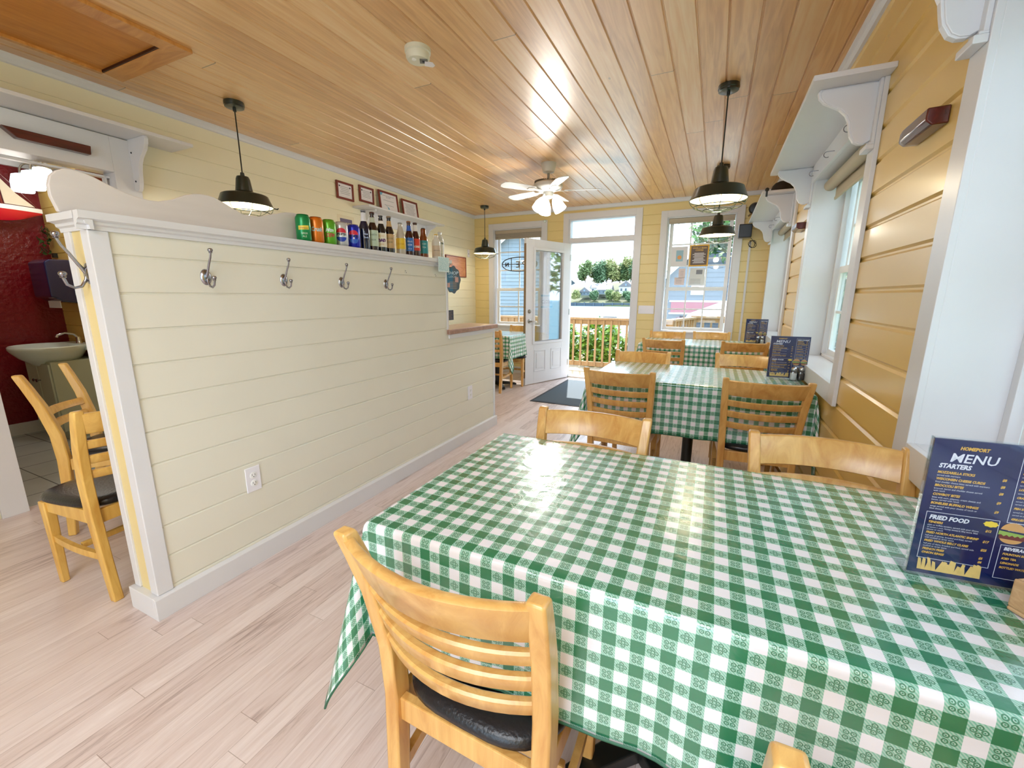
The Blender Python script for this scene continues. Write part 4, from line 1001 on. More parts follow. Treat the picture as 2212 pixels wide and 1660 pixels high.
bottle(2.466, 'amber soda bottle with a blue label and blue neck band', '3a120c', [(.03, .118, '2c6ab8')], '8a5a3a', neck=(.165, .2, '2454b0'), words=[('e4ecf4', [('Birch', 0, .088, .017, 'CENTER', .1), ('BEER', 0, .066, .015, 'CENTER'), ('12 oz', 0, .042, .012, 'CENTER')])])
bottle(2.536, 'amber soda bottle with a red-orange label and silver neck foil', '3a0d0c', [(.04, .12, 'd9391f')], '4d3a36', neck=(.172, .214, 'e0dcd8'), words=[('f0e6da', [('MOXIE', 0, .06, .018, 'CENTER', 0, .001, .05)])])
bottle(2.628, 'short amber juice bottle with a teal label and black cap', '7a3a12', [(.028, .118, '2b8b90')], '151515', prof=[(.026, 0), (.031, .003), (.032, .012), (.032, .115), (.027, .14), (.0205, .158), (.019, .175), (.019, .192), (.0175, .2)], words=[('d4ecea', [('ICED', 0, .09, .014, 'CENTER'), ('TEA', 0, .065, .016, 'CENTER')])])
bottle(2.785, 'plastic lemonade bottle with a yellow cap above the blue sheet', 'd8d6cc', [(.02, .10, 'cdb9a2')], 'e3bb2a', prof=[(.026, 0), (.031, .004), (.032, .012), (.032, .12), (.026, .145), (.017, .156), (.016, .168), (.016, .176)], words=[('5a4a44', [('LEMONADE', 0, .06, .01, 'CENTER')])], name='plastic_bottle')
bottle(2.868, 'clear water bottle at the end of the partition cap', 'd5dadc', [(.05, .145, 'e4e8ea')], 'd9dde0', prof=[(.026, 0), (.03, .004), (.031, .03), (.03, .06), (.031, .14), (.024, .172), (.0135, .19), (.0135, .2), (.0135, .205)], words=[('1e4a3c', [('WATER', .0, .12, .016, 'CENTER', 0, .001)])], name='plastic_bottle', x=-1.985)
# ---------------------------------------------------------------- things on the far end of the partition and left wall
o = thing('paper_sheet', 'blue handwritten sheet taped over the partition cap below the lemonade bottle', 'notice')
mb = MB(); mb.box(XP0+.0405, 2.715, 1.478, XP0+.0418, 2.858, 1.588); mb.build('sheet', mat('pale_blue_sheet', 'd8ecf2', .6), o)
mb = MB(); rr = random.Random(5)
for i in range(11):
    z = 1.578-.0088*i; y = 2.725
    while y < 2.846:
        w = rr.uniform(.006, .02); mb.box(XP0+.0416, y, z, XP0+.0422, min(y+w, 2.85), z+.0028); y += w+rr.uniform(.004, .009)
mb.build('handwriting', mat('turquoise_ink', '58b3c4', .6), o)
o = thing('hanging_tag', 'scalloped blue-grey shop tag hanging from a hook at the counter corner', 'sign', (XP0+.035, 2.915, 1.425), math.radians(-42))
pt = [(.062*(1+.05*math.cos(9*t))*math.cos(t), .105*(1+.05*math.cos(9*t))*math.sin(t)) for t in [2*PI*i/72 for i in range(72)]]
mb = MB(); mb.prism(pt, lambda a, b_, d: (d, a, b_), .003); mb.build('tag_card', mat('slate_card', '56646e', .45, var=.2, vscale=30), o)
mb = MB(); mb.prism([(a*.9, b_*.9) for a, b_ in pt if a < .005], lambda a, b_, d: (.003+d, a, b_), .0006); mb.build('blue_side', mat('steel_blue', '3f7490', .45), o)
mb = MB(); text_into(mb, [('SHOP', 0, .04, .034, 'CENTER', .2, .001), ('LOCAL', 0, .016, .022, 'CENTER', .2)], lambda a, b_, d: (.0038+d, a, b_)); mb.build('lettering', mat('pale_blue_letters', 'bcd3e0', .5), o)
tp = mat('tan_print', 'b09a86', .5); pp = mat('pink_patch', 'c9a096', .5)
mb = MB()
for i in range(5): mb.box(.0036, -.03, -.02-.012*i, .0042, .03, -.017-.012*i)
mb.build('small_print', tp, o)
for a, b_, c, d in ((.018, -.02, .045, .02), (-.045, -.06, -.025, -.025)): MB().box(.0036, a, b_, .0046, c, d).build('picture_patch', pp, o)
MB().tube([(.001, 0, .1), (-.012, .0, .118), (-.02, .0, .128), (-.034, 0, .13)], .0018, 6).build('hook_wire', M['pewter'], o)

def lw(y, d=0): return LX(y)+d
def wall_rot(): return math.atan(.0155)
def cert(y0, y1, z0, z1, label, lines, d=.0, accent=None, tilt=0):
    s = thing('certificate_frame', label, 'frame', (lw((y0+y1)/2, .004+d), (y0+y1)/2, z0), wall_rot(), 'framed certificates high on the pale yellow wall')
    W_, H_ = (y1-y0), (z1-z0); hw2 = W_/2; b = .022
    R_ = Matrix.Rotation(-tilt, 4, 'Y')
    f = lambda x0, a0, c0, x1, a1, c1: dict(x0=x0, y0=a0, z0=c0, x1=x1, y1=a1, z1=c1, M=R_)
    mb = MB()
    for q in ((0, -hw2, 0, .018, -hw2+b, H_), (0, hw2-b, 0, .018, hw2, H_), (0, -hw2+b, 0, .018, hw2-b, b), (0, -hw2+b, H_-b, .018, hw2-b, H_)): mb.box(*q, M=R_)
    mb.build('frame', M['frame_red'], s, bevel=.003)
    mb = MB(); mb.box(.002, -hw2+b, b, .008, hw2-b, H_-b, M=R_); mb.build('certificate', M['paper'], s)
    mb = MB(); iw = W_-2*b
    for i in range(lines):
        w = iw*(.35 if i == 0 else .36-.04*(i % 3)); z = H_-b-.03-i*(H_-2*b-.05)/max(lines, 1); mb.box(.008, -w, z, .0085, w, z+.004, M=R_)
    mb.build('print_lines', M['grey_ink'], s)
    if accent:
        mb = MB(); mb.prism([(-hw2+b, H_-b), (-hw2+b, H_-b-.035), (-hw2+b+.035, H_-b-.03), (-hw2+b+.06, H_-b)], lambda a, c_, d2: R_ @ Vector((.0082+d2, a, c_)), .0005)
        mb.prism([(-.02, b), (.02, b+.005), (-.01, b+.05), (-.07, b+.075), (-.03, b+.05)], lambda a, c_, d2: R_ @ Vector((.0082+d2, a, c_)), .0005)
        mb.build('blue_swoosh', mat('cert_blue', '6fb0cf', .5), s)
        mb = MB(); text_into(mb, [('ServSafe', .0, H_-b-.05, .024, 'CENTER')], lambda a, c_, d2: R_ @ Vector((.0082+d2, a, c_))); mb.build('lettering', M['grey_ink'], s)
    else:
        mb = MB()
        for q in (-1, 1): mb.lathe([(.009, 0), (.008, .0006)], 12, 0, R_ @ Matrix.Translation((.008, q*iw*.38, H_-b-.025)) @ Matrix.Rotation(PI/2, 4, 'Y'))
        if lines < 7: mb.build('seal', M['dark_ink'], s)
    return s
cert(3.515, 3.755, 2.315, 2.495, 'cherry framed certificate hanging highest left on the pale yellow wall', 5)
cert(3.845, 4.075, 2.345, 2.52, 'cherry framed certificate hanging just left of the two on the shelf', 5)
cert(4.13, 4.47, 2.275, 2.53, 'framed certificate with blue swooshes standing on the wall shelf', 3, .05, True, .12)
cert(4.55, 4.87, 2.275, 2.51, 'framed certificate of plain text standing at right on the wall shelf', 9, .05, None, .12)
s = thing('wall_shelf', 'white bracketed shelf high on the left wall holding two framed certificates', 'shelf', (LX(4.5), 4.5, 0), wall_rot())
MB().box(0, -.76, 2.255, .24, .72, 2.275).build('shelf_board', M['trim'], s, bevel=.003)
MB().box(0, -.62, 2.12, .016, .60, 2.255).build('back_board', M['trim'], s)
for q in (-.6, .58):
    mb = MB(); mb.prism([(.016, 2.255), (.19, 2.255), (.19, 2.235), (.15, 2.21), (.09, 2.18), (.06, 2.14), (.05, 2.11), (.016, 2.10)][::-1], lambda a, b_, d: (a, q-.01+d, b_), .02); mb.build('bracket', M['trim'], s, bevel=.002)
o = thing('wall_notice', 'small purple-headed paper notice on the pale yellow wall behind the cans', 'notice', (LX(3.63), 3.63, 0), wall_rot())
MB().box(0, -.12, 1.93, .002, .12, 2.155).build('sheet', mat('notice_cream', 'eadfc0', .6), o)
MB().box(.002, -.085, 2.03, .0028, .085, 2.12).build('purple_header', mat('purple_print', '6f6480', .6), o)
mb = MB(); text_into(mb, [('FOOD ALLERGY', 0, 2.065, .026, 'CENTER', 0, .0006, .15)], lambda a, b_, d: (.0028+d, a, b_)); mb.build('lettering', mat('notice_letters', 'e6dcb8', .6), o)
o = thing('wooden_board', 'copper-brown plaque board on the pale yellow wall near the far corner', 'plaque', (LX(5.87), 5.87, 0), wall_rot())
MB().box(.004, -.285, 1.61, .014, .285, 1.90).build('panel', wood('copper_board', 'a8623a', 'c98d62', (20, 3, 20), .3, coat=.5), o)
mb = MB()
for q in ((0, -.30, 1.595, .02, -.285, 1.915), (0, .285, 1.595, .02, .30, 1.915), (0, -.285, 1.595, .02, .285, 1.61), (0, -.285, 1.90, .02, .285, 1.915)): mb.box(*q)
mb.build('frame', M['frame_red'], o, bevel=.002)
o = thing('menu_card', 'small dark card on the pale yellow wall above the counter', 'card', (LX(5.68), 5.68, 0), wall_rot())
MB().box(0, -.09, .92, .002, .09, 1.075).build('card', mat('dark_card', '262a38', .5), o)
mb = MB()
for i in range(7): mb.box(.002, -.06, .945+.017*i, .0026, .06-.02*(i % 3), .949+.017*i)
mb.build('print_lines', mat('brown_print', '8a6a58', .5), o)
o = thing('wall_plate', 'small white wall plate on the left wall near the far corner', 'wall plate', (LX(6.28), 6.28, 0), wall_rot())
MB().box(0, -.035, 1.93, .006, .035, 2.05).build('cover_plate', M['plastic'], o, bevel=.002); MB().box(.006, -.006, 1.975, .008, .006, 1.99).build('socket', M['dark_ink'], o)

# ---------------------------------------------------------------- washroom doorway, its shelf
mb = MB(); w = .095; rings = None
y0, y1 = LD[0], LD[1]
def lbox(mb, d0, a0, z0, d1, a1, z1): 
    P = [(LX(a)+d, a, z) for z in (z0, z1) for d, a in ((d0, a0), (d1, a0), (d1, a1), (d0, a1))]
    mb.add(P, [(0,3,2,1),(4,5,6,7),(0,1,5,4),(1,2,6,5),(2,3,7,6),(3,0,4,7)])
lbox(mb, 0, y0-.112, 0, .02, y0, 2.10); lbox(mb, 0, y1, 0, .02, y1+.14, 2.32); lbox(mb, 0, y0-.112, 2.10, .02, y1, 2.32)
lbox(mb, -.13, y0-.018, 0, .001, y0, 2.10); lbox(mb, -.13, y1, 0, .001, y1+.018, 2.10); lbox(mb, -.13, y0-.018, 2.10, .001, y1+.018, 2.118)
lbox(mb, -.09, y1-.03, 0, -.05, y1-.018, 2.08); lbox(mb, -.09, y0, 2.066, -.05, y1, 2.08)
struct(mb.build('door_3', M['trim'], bevel=.002))
s = thing('doorway_shelf', 'white bracketed shelf above the washroom doorway, upper left corner', 'shelf')
mb = MB(); lbox(mb, 0, -.1, 2.325, .27, 1.98, 2.347); mb.build('shelf_board', M['trim'], s, bevel=.003)
mb = MB(); mb.prism([(a, b_*1.35) for a, b_ in br][::-1], lambda a, b_, d: (LX(1.71)+.02+a, 1.70+d, 2.325+b_), .024); mb.build('bracket', M['trim'], s, bevel=.003)
mb = MB()
for z in (2.24, 2.06): mb.ball((LX(1.7)+.05, 1.70, z), .006)
mb.build('screw_head', M['dark_ink'], s)
o = thing('wood_plaque', 'dark red wooden plank fixed across the white board over the washroom doorway', 'plank')
mb = MB(); mb.prism([(1.10, 2.215), (1.155, 2.165), (1.475, 2.163), (1.48, 2.215)], lambda a, b_, d: (LX(a)+.02+d, a, b_), .05); mb.build('plank', M['mahog'], o, bevel=.004)

# ---------------------------------------------------------------- washroom
BX, BY = -5.80, 1.9
o = MB().box(BX-.1, -.4, 0, BX, BY+.1, 2.5).build('wall_brick', M['brick']); struct(o)
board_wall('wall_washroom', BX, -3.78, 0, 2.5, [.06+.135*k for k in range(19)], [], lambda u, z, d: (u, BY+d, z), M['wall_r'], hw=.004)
o = MB().box(BX, -.5, 2.48, -3.80, BY, 2.52).build('ceiling_washroom', M['white']); struct(o)
o = MB().box(BX-.1, -.5, 0, -3.83, -.4, 2.5).build('wall_washroom_near', M['wall_l']); struct(o)
o = MB().box(BX, -.4, .0005, -3.75, BY, .006).build('floor_tile', M['tile']); struct(o)
mb = MB()
for i in range(6): mb.box(BX+.35*i+.1, -.4, .0058, BX+.35*i+.106, BY, .0064)
for i in range(7): mb.box(BX, -.3+.35*i, .0058, -3.75, -.294+.35*i, .0064)
struct(mb.build('floor_grout', mat('tile_grout', '4d5252', .8)))
mb = MB(); mb.box(BX, -.4, .006, BX+.015, BY, .115); mb.box(BX, BY-.015, .006, -3.83, BY, .115); struct(mb.build('baseboard_washroom', M['trim']))
mb = MB(); mb.box(BX, -.4, 2.42, BX+.03, BY, 2.48); struct(mb.build('trim_9', M['trim']))
v = thing('washroom_sink', 'white basin on a sage vanity cabinet, seen side-on through the doorway', 'sink', (-5.42, BY, 0))
mb = MB(); mb.box(-.24, -.36, .09, .26, -.02, .72); mb.box(-.22, -.33, 0, .24, -.05, .09); mb.build('cabinet', M['vanity'], v, bevel=.004)
mb = MB(); mb.box(-.225, -.376, .12, .0, -.36, .70); d_ = mb.build('door', M['vanity'], v, bevel=.004)
mb = MB(); mb.box(.01, -.376, .12, .245, -.36, .70); d2 = mb.build('door', M['vanity'], v, bevel=.004)
for q, dd_ in ((-.03, d_), (.04, d2)):
    mb = MB(); mb.lathe([(.005, 0), (.005, .018), (.014, .022), (.014, .03), (.004, .034)], 14, 0, Matrix.Translation((q, -.376, .55)) @ Matrix.Rotation(PI/2, 4, 'X')); mb.build('knob', M['pewter'], dd_, smooth=40)
def oval(k, z, yy=0): return [(.01+(.29*k)*math.cos(2*PI*i/36), -.27+yy+(.25*k)*math.sin(2*PI*i/36) if math.sin(2*PI*i/36) < 0 else -.27+yy+(.25*k)*math.sin(2*PI*i/36), z) for i in range(36)]
mb = MB(); mb.loft([oval(.30, .655, .03), oval(.55, .68, .02), oval(.80, .745, .005), oval(.95, .80), oval(1.0, .825), oval(1.0, .845), oval(.97, .852), oval(.9, .842), oval(.7, .78), oval(.3, .74), oval(.05, .735)]); mb.box(-.28, -.1, .80, .30, -.005, .85); mb.build('basin', M['porcelain'], v, smooth=50)
mb = MB(); mb.lathe([(.025, .85), (.02, .87), (.018, .91), (.002, .912)], 16, 0, Matrix.Translation((.01, -.06, 0))); mb.tube([(.01, -.06, .90), (.01, -.09, .94), (.01, -.15, .952), (.01, -.2, .935), (.01, -.21, .915)], [.012, .011, .01, .011, .012], 10); mb.build('faucet', M['chrome'], v, smooth=50)
s = thing('towel_dispenser', 'dark blue paper towel dispenser on the washroom wall', 'dispenser', (-5.42, BY, 1.215))
mb = MB(); mb.prism([(0, .0), (-.16, .02), (-.2, .05), (-.235, .06), (-.235, .36), (-.2, .385), (0, .39)], lambda a, b_, d: (-.17+d, a, b_), .34); mb.build('housing', M['navy'], s, bevel=.012, seg=3)
mb = MB(); mb.prism([(-.01, .02), (-.06, .03), (-.075, .08), (-.07, .33), (-.01, .34)], lambda a, b_, d: (.171+d, a, b_), .006); mb.build('side_panel', M['skyblue'], s, bevel=.004)
mb = MB(); mb.box(-.12, -.17, -.035, .12, -.165, .03); mb.build('paper_towel', M['paper'], s)
s = thing('vanity_light', 'washroom wall light with glowing white shades on curved arms', 'wall lamp', (-5.36, BY, 2.24))
MB().box(-.28, -.03, .06, .28, 0, .13).build('backplate', M['nickel'], s, bevel=.004)
gl = mat('glowing_opal', 'eef8fa', .3, emit=.9, ecol='eaf8ff')
for q in (-.22, 0, .22):
    MB().tube([(q, -.02, .10)] + [(q, -.09-.07*math.cos(t), .10+.09*math.sin(t)) for t in [PI*i/10-.0 for i in range(10, -1, -1)]][::-1][::-1], .008, 8).build('arm', M['nickel'], s, smooth=50)
    mb = MB(); mb.lathe([(.03, .09), (.055, .08), (.07, .02), (.072, -.05), (.066, -.06), (.06, .01), (.03, .07)], 24, 0, Matrix.Translation((q, -.16, 0)), cap=False); mb.build('lamp_shade', gl, s, smooth=50)
l = bpy.data.lights.new('vanity_bulb', 'POINT'); l.energy = 7; l.color = (1, .95, .86); l.shadow_soft_size = .1
o = bpy.data.objects.new('vanity_bulb', l); COL.objects.link(o); o.location = (-4.9, 1.5, 2.05)
s = thing('model_sailboat', 'model sailboat with a red hull hung on the red brick washroom wall', 'model boat', (BX+.30, 1.50, 1.905))
mb = MB(); rings = []
for i in range(13):
    t = -1+2*i/12; w = .06*max(.06, 1-abs(t)**2.4); dp = .095*max(.12, 1-abs(t)**2.2)
    rings.append([(-w, .30*t, .10), (-w*.9, .30*t, .10-dp*.5), (-w*.35, .30*t, .10-dp), (w*.35, .30*t, .10-dp), (w*.9, .30*t, .10-dp*.5), (w, .30*t, .10)])
mb.loft(rings); mb.build('hull', mat('hull_red', 'c2102a', .25, coat=.6), s, smooth=50)
mb = MB(); rings = []
for i in range(13):
    t = -1+2*i/12; w = .062*max(.06, 1-abs(t)**2.4); rings.append([(-w, .305*t, .10), (w, .305*t, .10), (w, .305*t, .135), (-w, .305*t, .135)])
mb.loft(rings); mb.build('gunwale', M['white'], s)
mb = MB(); mb.tube([(0, .07, .13), (0, .05, .44)], .006, 8); mb.tube([(0, .07, .16), (0, -.24, .155)], .004, 6); mb.tube([(0, .06, .43), (0, .28, .14)], .0015, 5); mb.build('mast', M['frame_red'], s)
sail = mat('sail_cloth', 'd9cdb8', .7, var=.06, vscale=9)
def sailm(pts, name): MB().prism(pts, lambda a, b_, d: (d-.002+.02*math.sin((b_-.15)*8), a, b_), .003).build(name, sail, s)
sailm([(.06, .165), (.045, .41), (-.02, .33), (-.10, .24), (-.235, .16)], 'sail'); sailm([(.085, .15), (.065, .37), (.16, .24), (.265, .145)], 'sail')
mb = MB(); mb.box(-.30, -.01, .05, -.04, .01, .07); mb.build('wall_bracket', M['black'], s)
s = thing('green_plant', 'small dark green trailing plant on the washroom wall above the dispenser', 'plant', (-5.68, BY-.03, 1.80))
mb = MB(); rr = random.Random(4)
for i in range(60):
    c = Vector((rr.gauss(0, .05), rr.uniform(-.07, .0), rr.uniform(-.13, .1))); a = rr.uniform(0, PI); d = Vector((math.cos(a), rr.uniform(-.3, .3), math.sin(a)))*.035; n_ = Vector((-d.z, .01, d.x))*.4
    mb.quad(c-d, c+n_, c+d, c-n_)
mb.build('leaves', leaf_mat('ivy_leaf', '1f3d22', '4f7a3c'), s); MB().box(-.02, .0, -.16, .02, .03, -.12).build('clip', M['black'], s)
o = thing('wicker_basket', 'red-brown boxy object high on the washroom wall, behind the scalloped board', 'box', (-4.55, BY-.15, 2.12))
MB().prism([(-.09, 0), (.17, 0), (.17, .06), (.09, .08), (.07, .16), (-.02, .17), (-.10, .12)], lambda a, b_, d: (a, d, b_), .15).build('body', M['frame_red'], o, bevel=.006)

# ---------------------------------------------------------------- right wall blocks, hat, speakers
def wblock(y0, ln, label, x1=.521):
    o = thing('wall_block', label, 'wooden block', (XR, y0, 1.83), 0, 'dark wooden blocks on the right wall')
    w = XR-x1
    sec = lambda k: [(0, .024*k), (-w*k, .022*k), (-w*k-.001, -.012*k), (-w*.72*k, -.026*k), (0, -.026*k)]
    mb = MB(); mb.loft([[(a, y, b_) for a, b_ in sec(k)] for y, k in ((0, 1), (ln*.8, 1), (ln*.93, .93), (ln, .72))]); mb.build('block', M['mahog'], o, bevel=.004, smooth=35)
wblock(1.785, .24, 'dark red wooden block fixed to the yellow wall between the nearest side windows')
wblock(3.965, .26, 'dark red wooden block fixed to the wall past the middle side window', .508)
o = thing('dark_hat', 'dark round hat with a brim resting on the far corner shelf', 'hat', (.46, 4.74, 2.223))
MB().lathe([(.128, 0), (.13, .004), (.095, .014), (.088, .03), (.08, .06), (.06, .085), (.03, .097), (.002, .10)], 32).build('crown', mat('dark_brown_felt', '241d18', .7), o, smooth=60)
o = thing('spring_clip', 'small black clip on the near edge of the far corner shelf', 'clip', (.33, 4.585, 2.2))
MB().ball((0, -.004, .03), .017).box(-.008, -.010, -.03, .008, -.0062, .02).build('clip_body', M['black'], o, smooth=40)
s = thing('black_speaker', 'black box speaker with coiled cord beside the far right window', 'speaker', (.268, YF-.16, 2.03), 0)
MB().box(-.075, -.06, 0, .075, .09, .165).build('cabinet', mat('speaker_black', '1a1c24', .3, coat=.3), s, bevel=.012, seg=3)
MB().box(-.02, .09, .06, .02, .16, .10).build('wall_bracket', M['black'], s)
mb = MB(); pts = [(.06, .05, .02)]
for i in range(70): t = i/69*2*PI*3.2; pts.append((.10+.035*math.sin(t)+.012*math.sin(2.3*t), .06+.01*math.sin(1.7*t), -.07+.045*math.cos(t*1.02)))
mb.tube(pts, .003, 5); mb.build('cord', M['black'], s, smooth=60)
s = thing('round_speaker', 'black round wall fitting half hidden behind the far corner shelf', 'speaker', (.36, YF, 2.40))
MB().lathe([(.07, 0), (.075, .04), (.06, .075), (.002, .08)], 28, 0, Matrix.Rotation(PI/2, 4, 'X')).build('housing', M['black'], s, smooth=40)
MB().tube([(-.04, -.05, -.06), (-.07, -.06, -.09)], .012, 8).build('knob', M['nickel'], s, smooth=40)
# ---------------------------------------------------------------- OPEN sign and papers on the far windows
s = thing('open_sign', 'black oval OPEN sign, lettering reversed, hanging in the far left window', 'sign', (-2.965, YF+.035, 1.812))
mb = MB(); mb.tube([(.315*math.cos(t), 0, .112*math.sin(t)*(1+.1*math.cos(t)**2)) for t in [2*PI*i/64 for i in range(64)]], .008, 8, 0, True); mb.build('oval_rim', M['black'], s, smooth=60)
mb = MB(); text_into(mb, [(ch, .195-.13*i, -.052, .145, 'CENTER', 0, .004) for i, ch in enumerate('OPEN')], lambda a, b_, d: (-a if False else a, d, b_), 0, 0) if False else None
mb = MB()
for ch, cx, sz in (('O', .215, .13), ('P', .09, .145), ('E', -.025, .145), ('N', -.225, .085)):
    for yy in (-.004, .004): text_into(mb, [(ch, 0, -.36*sz, sz, 'CENTER', 0, .003)], lambda a, b_, d, cx=cx, yy=yy: (cx-a, yy, b_), 0, 0)
mb.box(-.150, -.005, -.1, -.138, .005, .1)
mb.build('lettering', M['black'], s)
mb = MB(); mb.box(-.31, -.004, -.006, .31, .004, .006); mb.build('cross_bar', M['black'], s)
mb = MB(); mb.tube([(-.2, 0, .09), (-.2, 0, .42)], .0012, 4); mb.tube([(.2, 0, .09), (.2, 0, .42)], .0012, 4); mb.build('hanging_wire', M['wire'], s)
def wpaper(x0, z0, x1, z1, label, name='window_paper', m=None, y=YF+.058):
    o = thing(name, label, 'paper', (x0, y, z0), 0, 'papers taped in the far right window')
    MB().box(0, 0, 0, x1-x0, .001, z1-z0).build('sheet', m or M['paper'], o); return o
yu = YF+.093
o = wpaper(-.378, 1.712, -.132, 2.0, 'brown poster with a yellow border taped in the far right window', m=mat('poster_gold', 'e9b23e', .5), y=yu)
MB().box(.018, -.0006, .018, .228, 0, .27).build('poster_field', mat('poster_brown', '6a5a55', .5), o)
mb = MB(); text_into(mb, [('VANILLA BEAN', .123, .235, .03, 'CENTER', 0, .0008, .18), ('COFFEE', .123, .205, .03, 'CENTER', 0, .0008, .10)], lambda a, b_, d: (a, -.0008-d, b_)); mb.build('gold_lettering', M['menu_gold'], o)
mb = MB(); rr = random.Random(8)
for i in range(9): w = rr.uniform(.055, .085); mb.box(.123-w, -.0012, .172-.016*i, .123+w, -.0006, .180-.016*i)
mb.build('white_text_lines', M['paper'], o)
o = wpaper(-.615, 1.72, -.405, 1.985, 'white sheet with a blue and orange picture in the far right window', y=yu)
MB().box(.062, -.0006, .065, .155, 0, .215).build('picture', mat('picture_blue', '9fc4d6', .5), o); MB().lathe([(.028, 0), (.026, .0006)], 14, 0, Matrix.Translation((.108, -.0006, .12)) @ Matrix.Rotation(PI/2, 4, 'X')).build('orange_spot', mat('picture_orange', 'e8a25e', .5), o)
for x0, z0, x1, z1, lab in ((-.50, 1.56, -.415, 1.685, 'narrow pinkish note in the far right window, above another note'), (-.55, 1.46, -.42, 1.565, 'pinkish note above the meeting rail of the far right window'), (-.352, 1.575, -.16, 1.69, 'white sheet with a grey block below the yellow-bordered poster'), (-.362, 1.45, -.155, 1.575, 'lowest white sheet under the poster in the far right window')):
    o = wpaper(x0, z0, x1, z1, lab, m=mat('note_paper', 'ead9da' if 'pink' in lab else 'e6e9ec', .6), y=yu)
    mb = MB()
    if 'grey' in lab: mb.box(.08, -.0006, .03, .16, 0, .09)
    else:
        for i in range(4): mb.box(.02, -.0006, .025+.02*i, (x1-x0)*.75, 0, .029+.02*i)
    mb.build('print', M['grey_ink'], o)

# ---------------------------------------------------------------- outside
def foliage(mb, c, R, n, size, rr, fill=.55, m=0, sq=(1, 1, 1)):
    for i in range(n):
        while True:
            d = Vector((rr.uniform(-1, 1), rr.uniform(-1, 1), rr.uniform(-1, 1)))
            if fill < d.length < 1: break
        p = Vector(c) + Vector((d.x*R*sq[0], d.y*R*sq[1], d.z*R*sq[2]))
        a = Vector((rr.gauss(0, 1), rr.gauss(0, 1), rr.gauss(0, .7))).normalized()*size*rr.uniform(.6, 1.2); b_ = a.orthogonal().normalized()*size*.42
        mb.quad(p-a, p+b_, p+a, p-b_, m)
dk = MB()
for i in range(28): dk.box(-9, 6.66+.145*i, -.18, 1.35, 6.66+.145*i+.138, -.14)
o = dk.build('deck_floor', M['deck']); struct(o)
def railing(p0, p1, label, top=.9):
    p0, p1 = Vector(p0), Vector(p1); d = p1-p0; ln = d.length; a = math.atan2(d.y, d.x)
    s = thing('deck_railing', label, 'railing', (p0.x, p0.y, -.14), a)
    T_ = top+.14
    MB().box(0, -.07, T_-.04, ln, .07, T_).build('top_rail', M['rail'], s, bevel=.004)
    MB().box(0, -.02, T_-.13, ln, .02, T_-.045).build('upper_rail', M['rail'], s); MB().box(0, -.02, .10, ln, .02, .19).build('lower_rail', M['rail'], s)
    n = int(ln/.145)
    for i in range(n): MB().box(.07+i*.145, -.045, .11, .07+i*.145+.036, -.019, T_-.045).build('baluster', M['rail'], s)
    for q in (0.0, ln-.1): MB().box(q, -.05, 0, q+.1, .05, T_-.042).build('post', M['rail'], s)
    return s
railing((-4.7, 8.0, 0), (-.62, 8.0, 0), 'sunlit cedar deck railing seen through the open doorway')
railing((-.4, 9.3, 0), (1.3, 9.3, 0), 'shaded cedar railing farther back, seen through the far right window', .92)
railing((-.66, 8.08, 0), (-.36, 9.22, 0), 'short slanting piece of cedar railing beside the deck corner post')
hyd = [leaf_mat('shrub_leaf', '36601f', '86ab3e', 9), mat('pale_blossom', 'd8d8c8', .7)]
def shrub(name, loc, R, sq, n, nb, size, label, mats, seed, group, trunk=.0):
    s = thing(name, label, 'shrub', loc, 0, group); rr = random.Random(seed)
    mb = MB(); foliage(mb, (0, 0, R*sq[2]), R, n, size, rr, .35, 0, sq); o = mb.build('foliage', mats[0], s)
    if nb:
        m2 = MB(); rr = random.Random(seed+50)
        for i in range(nb):
            th = rr.uniform(0, 2*PI); z = rr.uniform(-.7, .95); q = math.sqrt(max(0, 1-z*z)); c = Vector((R*sq[0]*q*math.cos(th), R*sq[1]*q*math.sin(th), R*sq[2]*(1+z)))
            for _ in range(4): m2.ball(c + Vector((rr.gauss(0, .03), rr.gauss(0, .03), rr.gauss(0, .022))), rr.uniform(.014, .03), 0, 4)
        m2.build('blossoms', mats[1], s, smooth=60)
    mb = MB(); rr = random.Random(seed+9)
    for i in range(6): mb.tube([(rr.uniform(-.1, .1)*R, rr.uniform(-.1, .1)*R, -.02), (rr.uniform(-.6, .6)*R*sq[0], rr.uniform(-.5, .5)*R*sq[1], R*sq[2]*1.2)], .012*max(R, .5), 5)
    mb.build('stems', mat('bark', '6b5238', .8) if 'bark_m' not in globals() else bark_m, s)
    return s
bark_m = mat('bark', '6b5238', .8)
for x, y, R, lab, sd in ((-3.12, 8.9, .6, 'flowering shrub behind the railing, left of the doorway view', 1), (-2.1, 8.8, .58, 'white-flowering shrub behind the railing in the middle of the doorway', 2), (-1.22, 8.8, .52, 'flowering shrub behind the railing at the right of the doorway', 3)):
    shrub('hydrangea_shrub', (x, y, -.5), R, (.9, .62, 1.15), 1500, 34, .085, lab, hyd, sd, 'hydrangea shrubs behind the railing')
for x, y, R, lab, sd in ((.08, 8.7, .34, 'leafy white-flowered plant low in the far right window', 4), (.72, 8.75, .34, 'leafy plant beside the first, low in the far right window', 5)):
    shrub('deck_plant', (x, y, -.14), R, (.9, .7, 1.05), 420, 16, .075, lab, hyd, sd, 'plants on the deck')
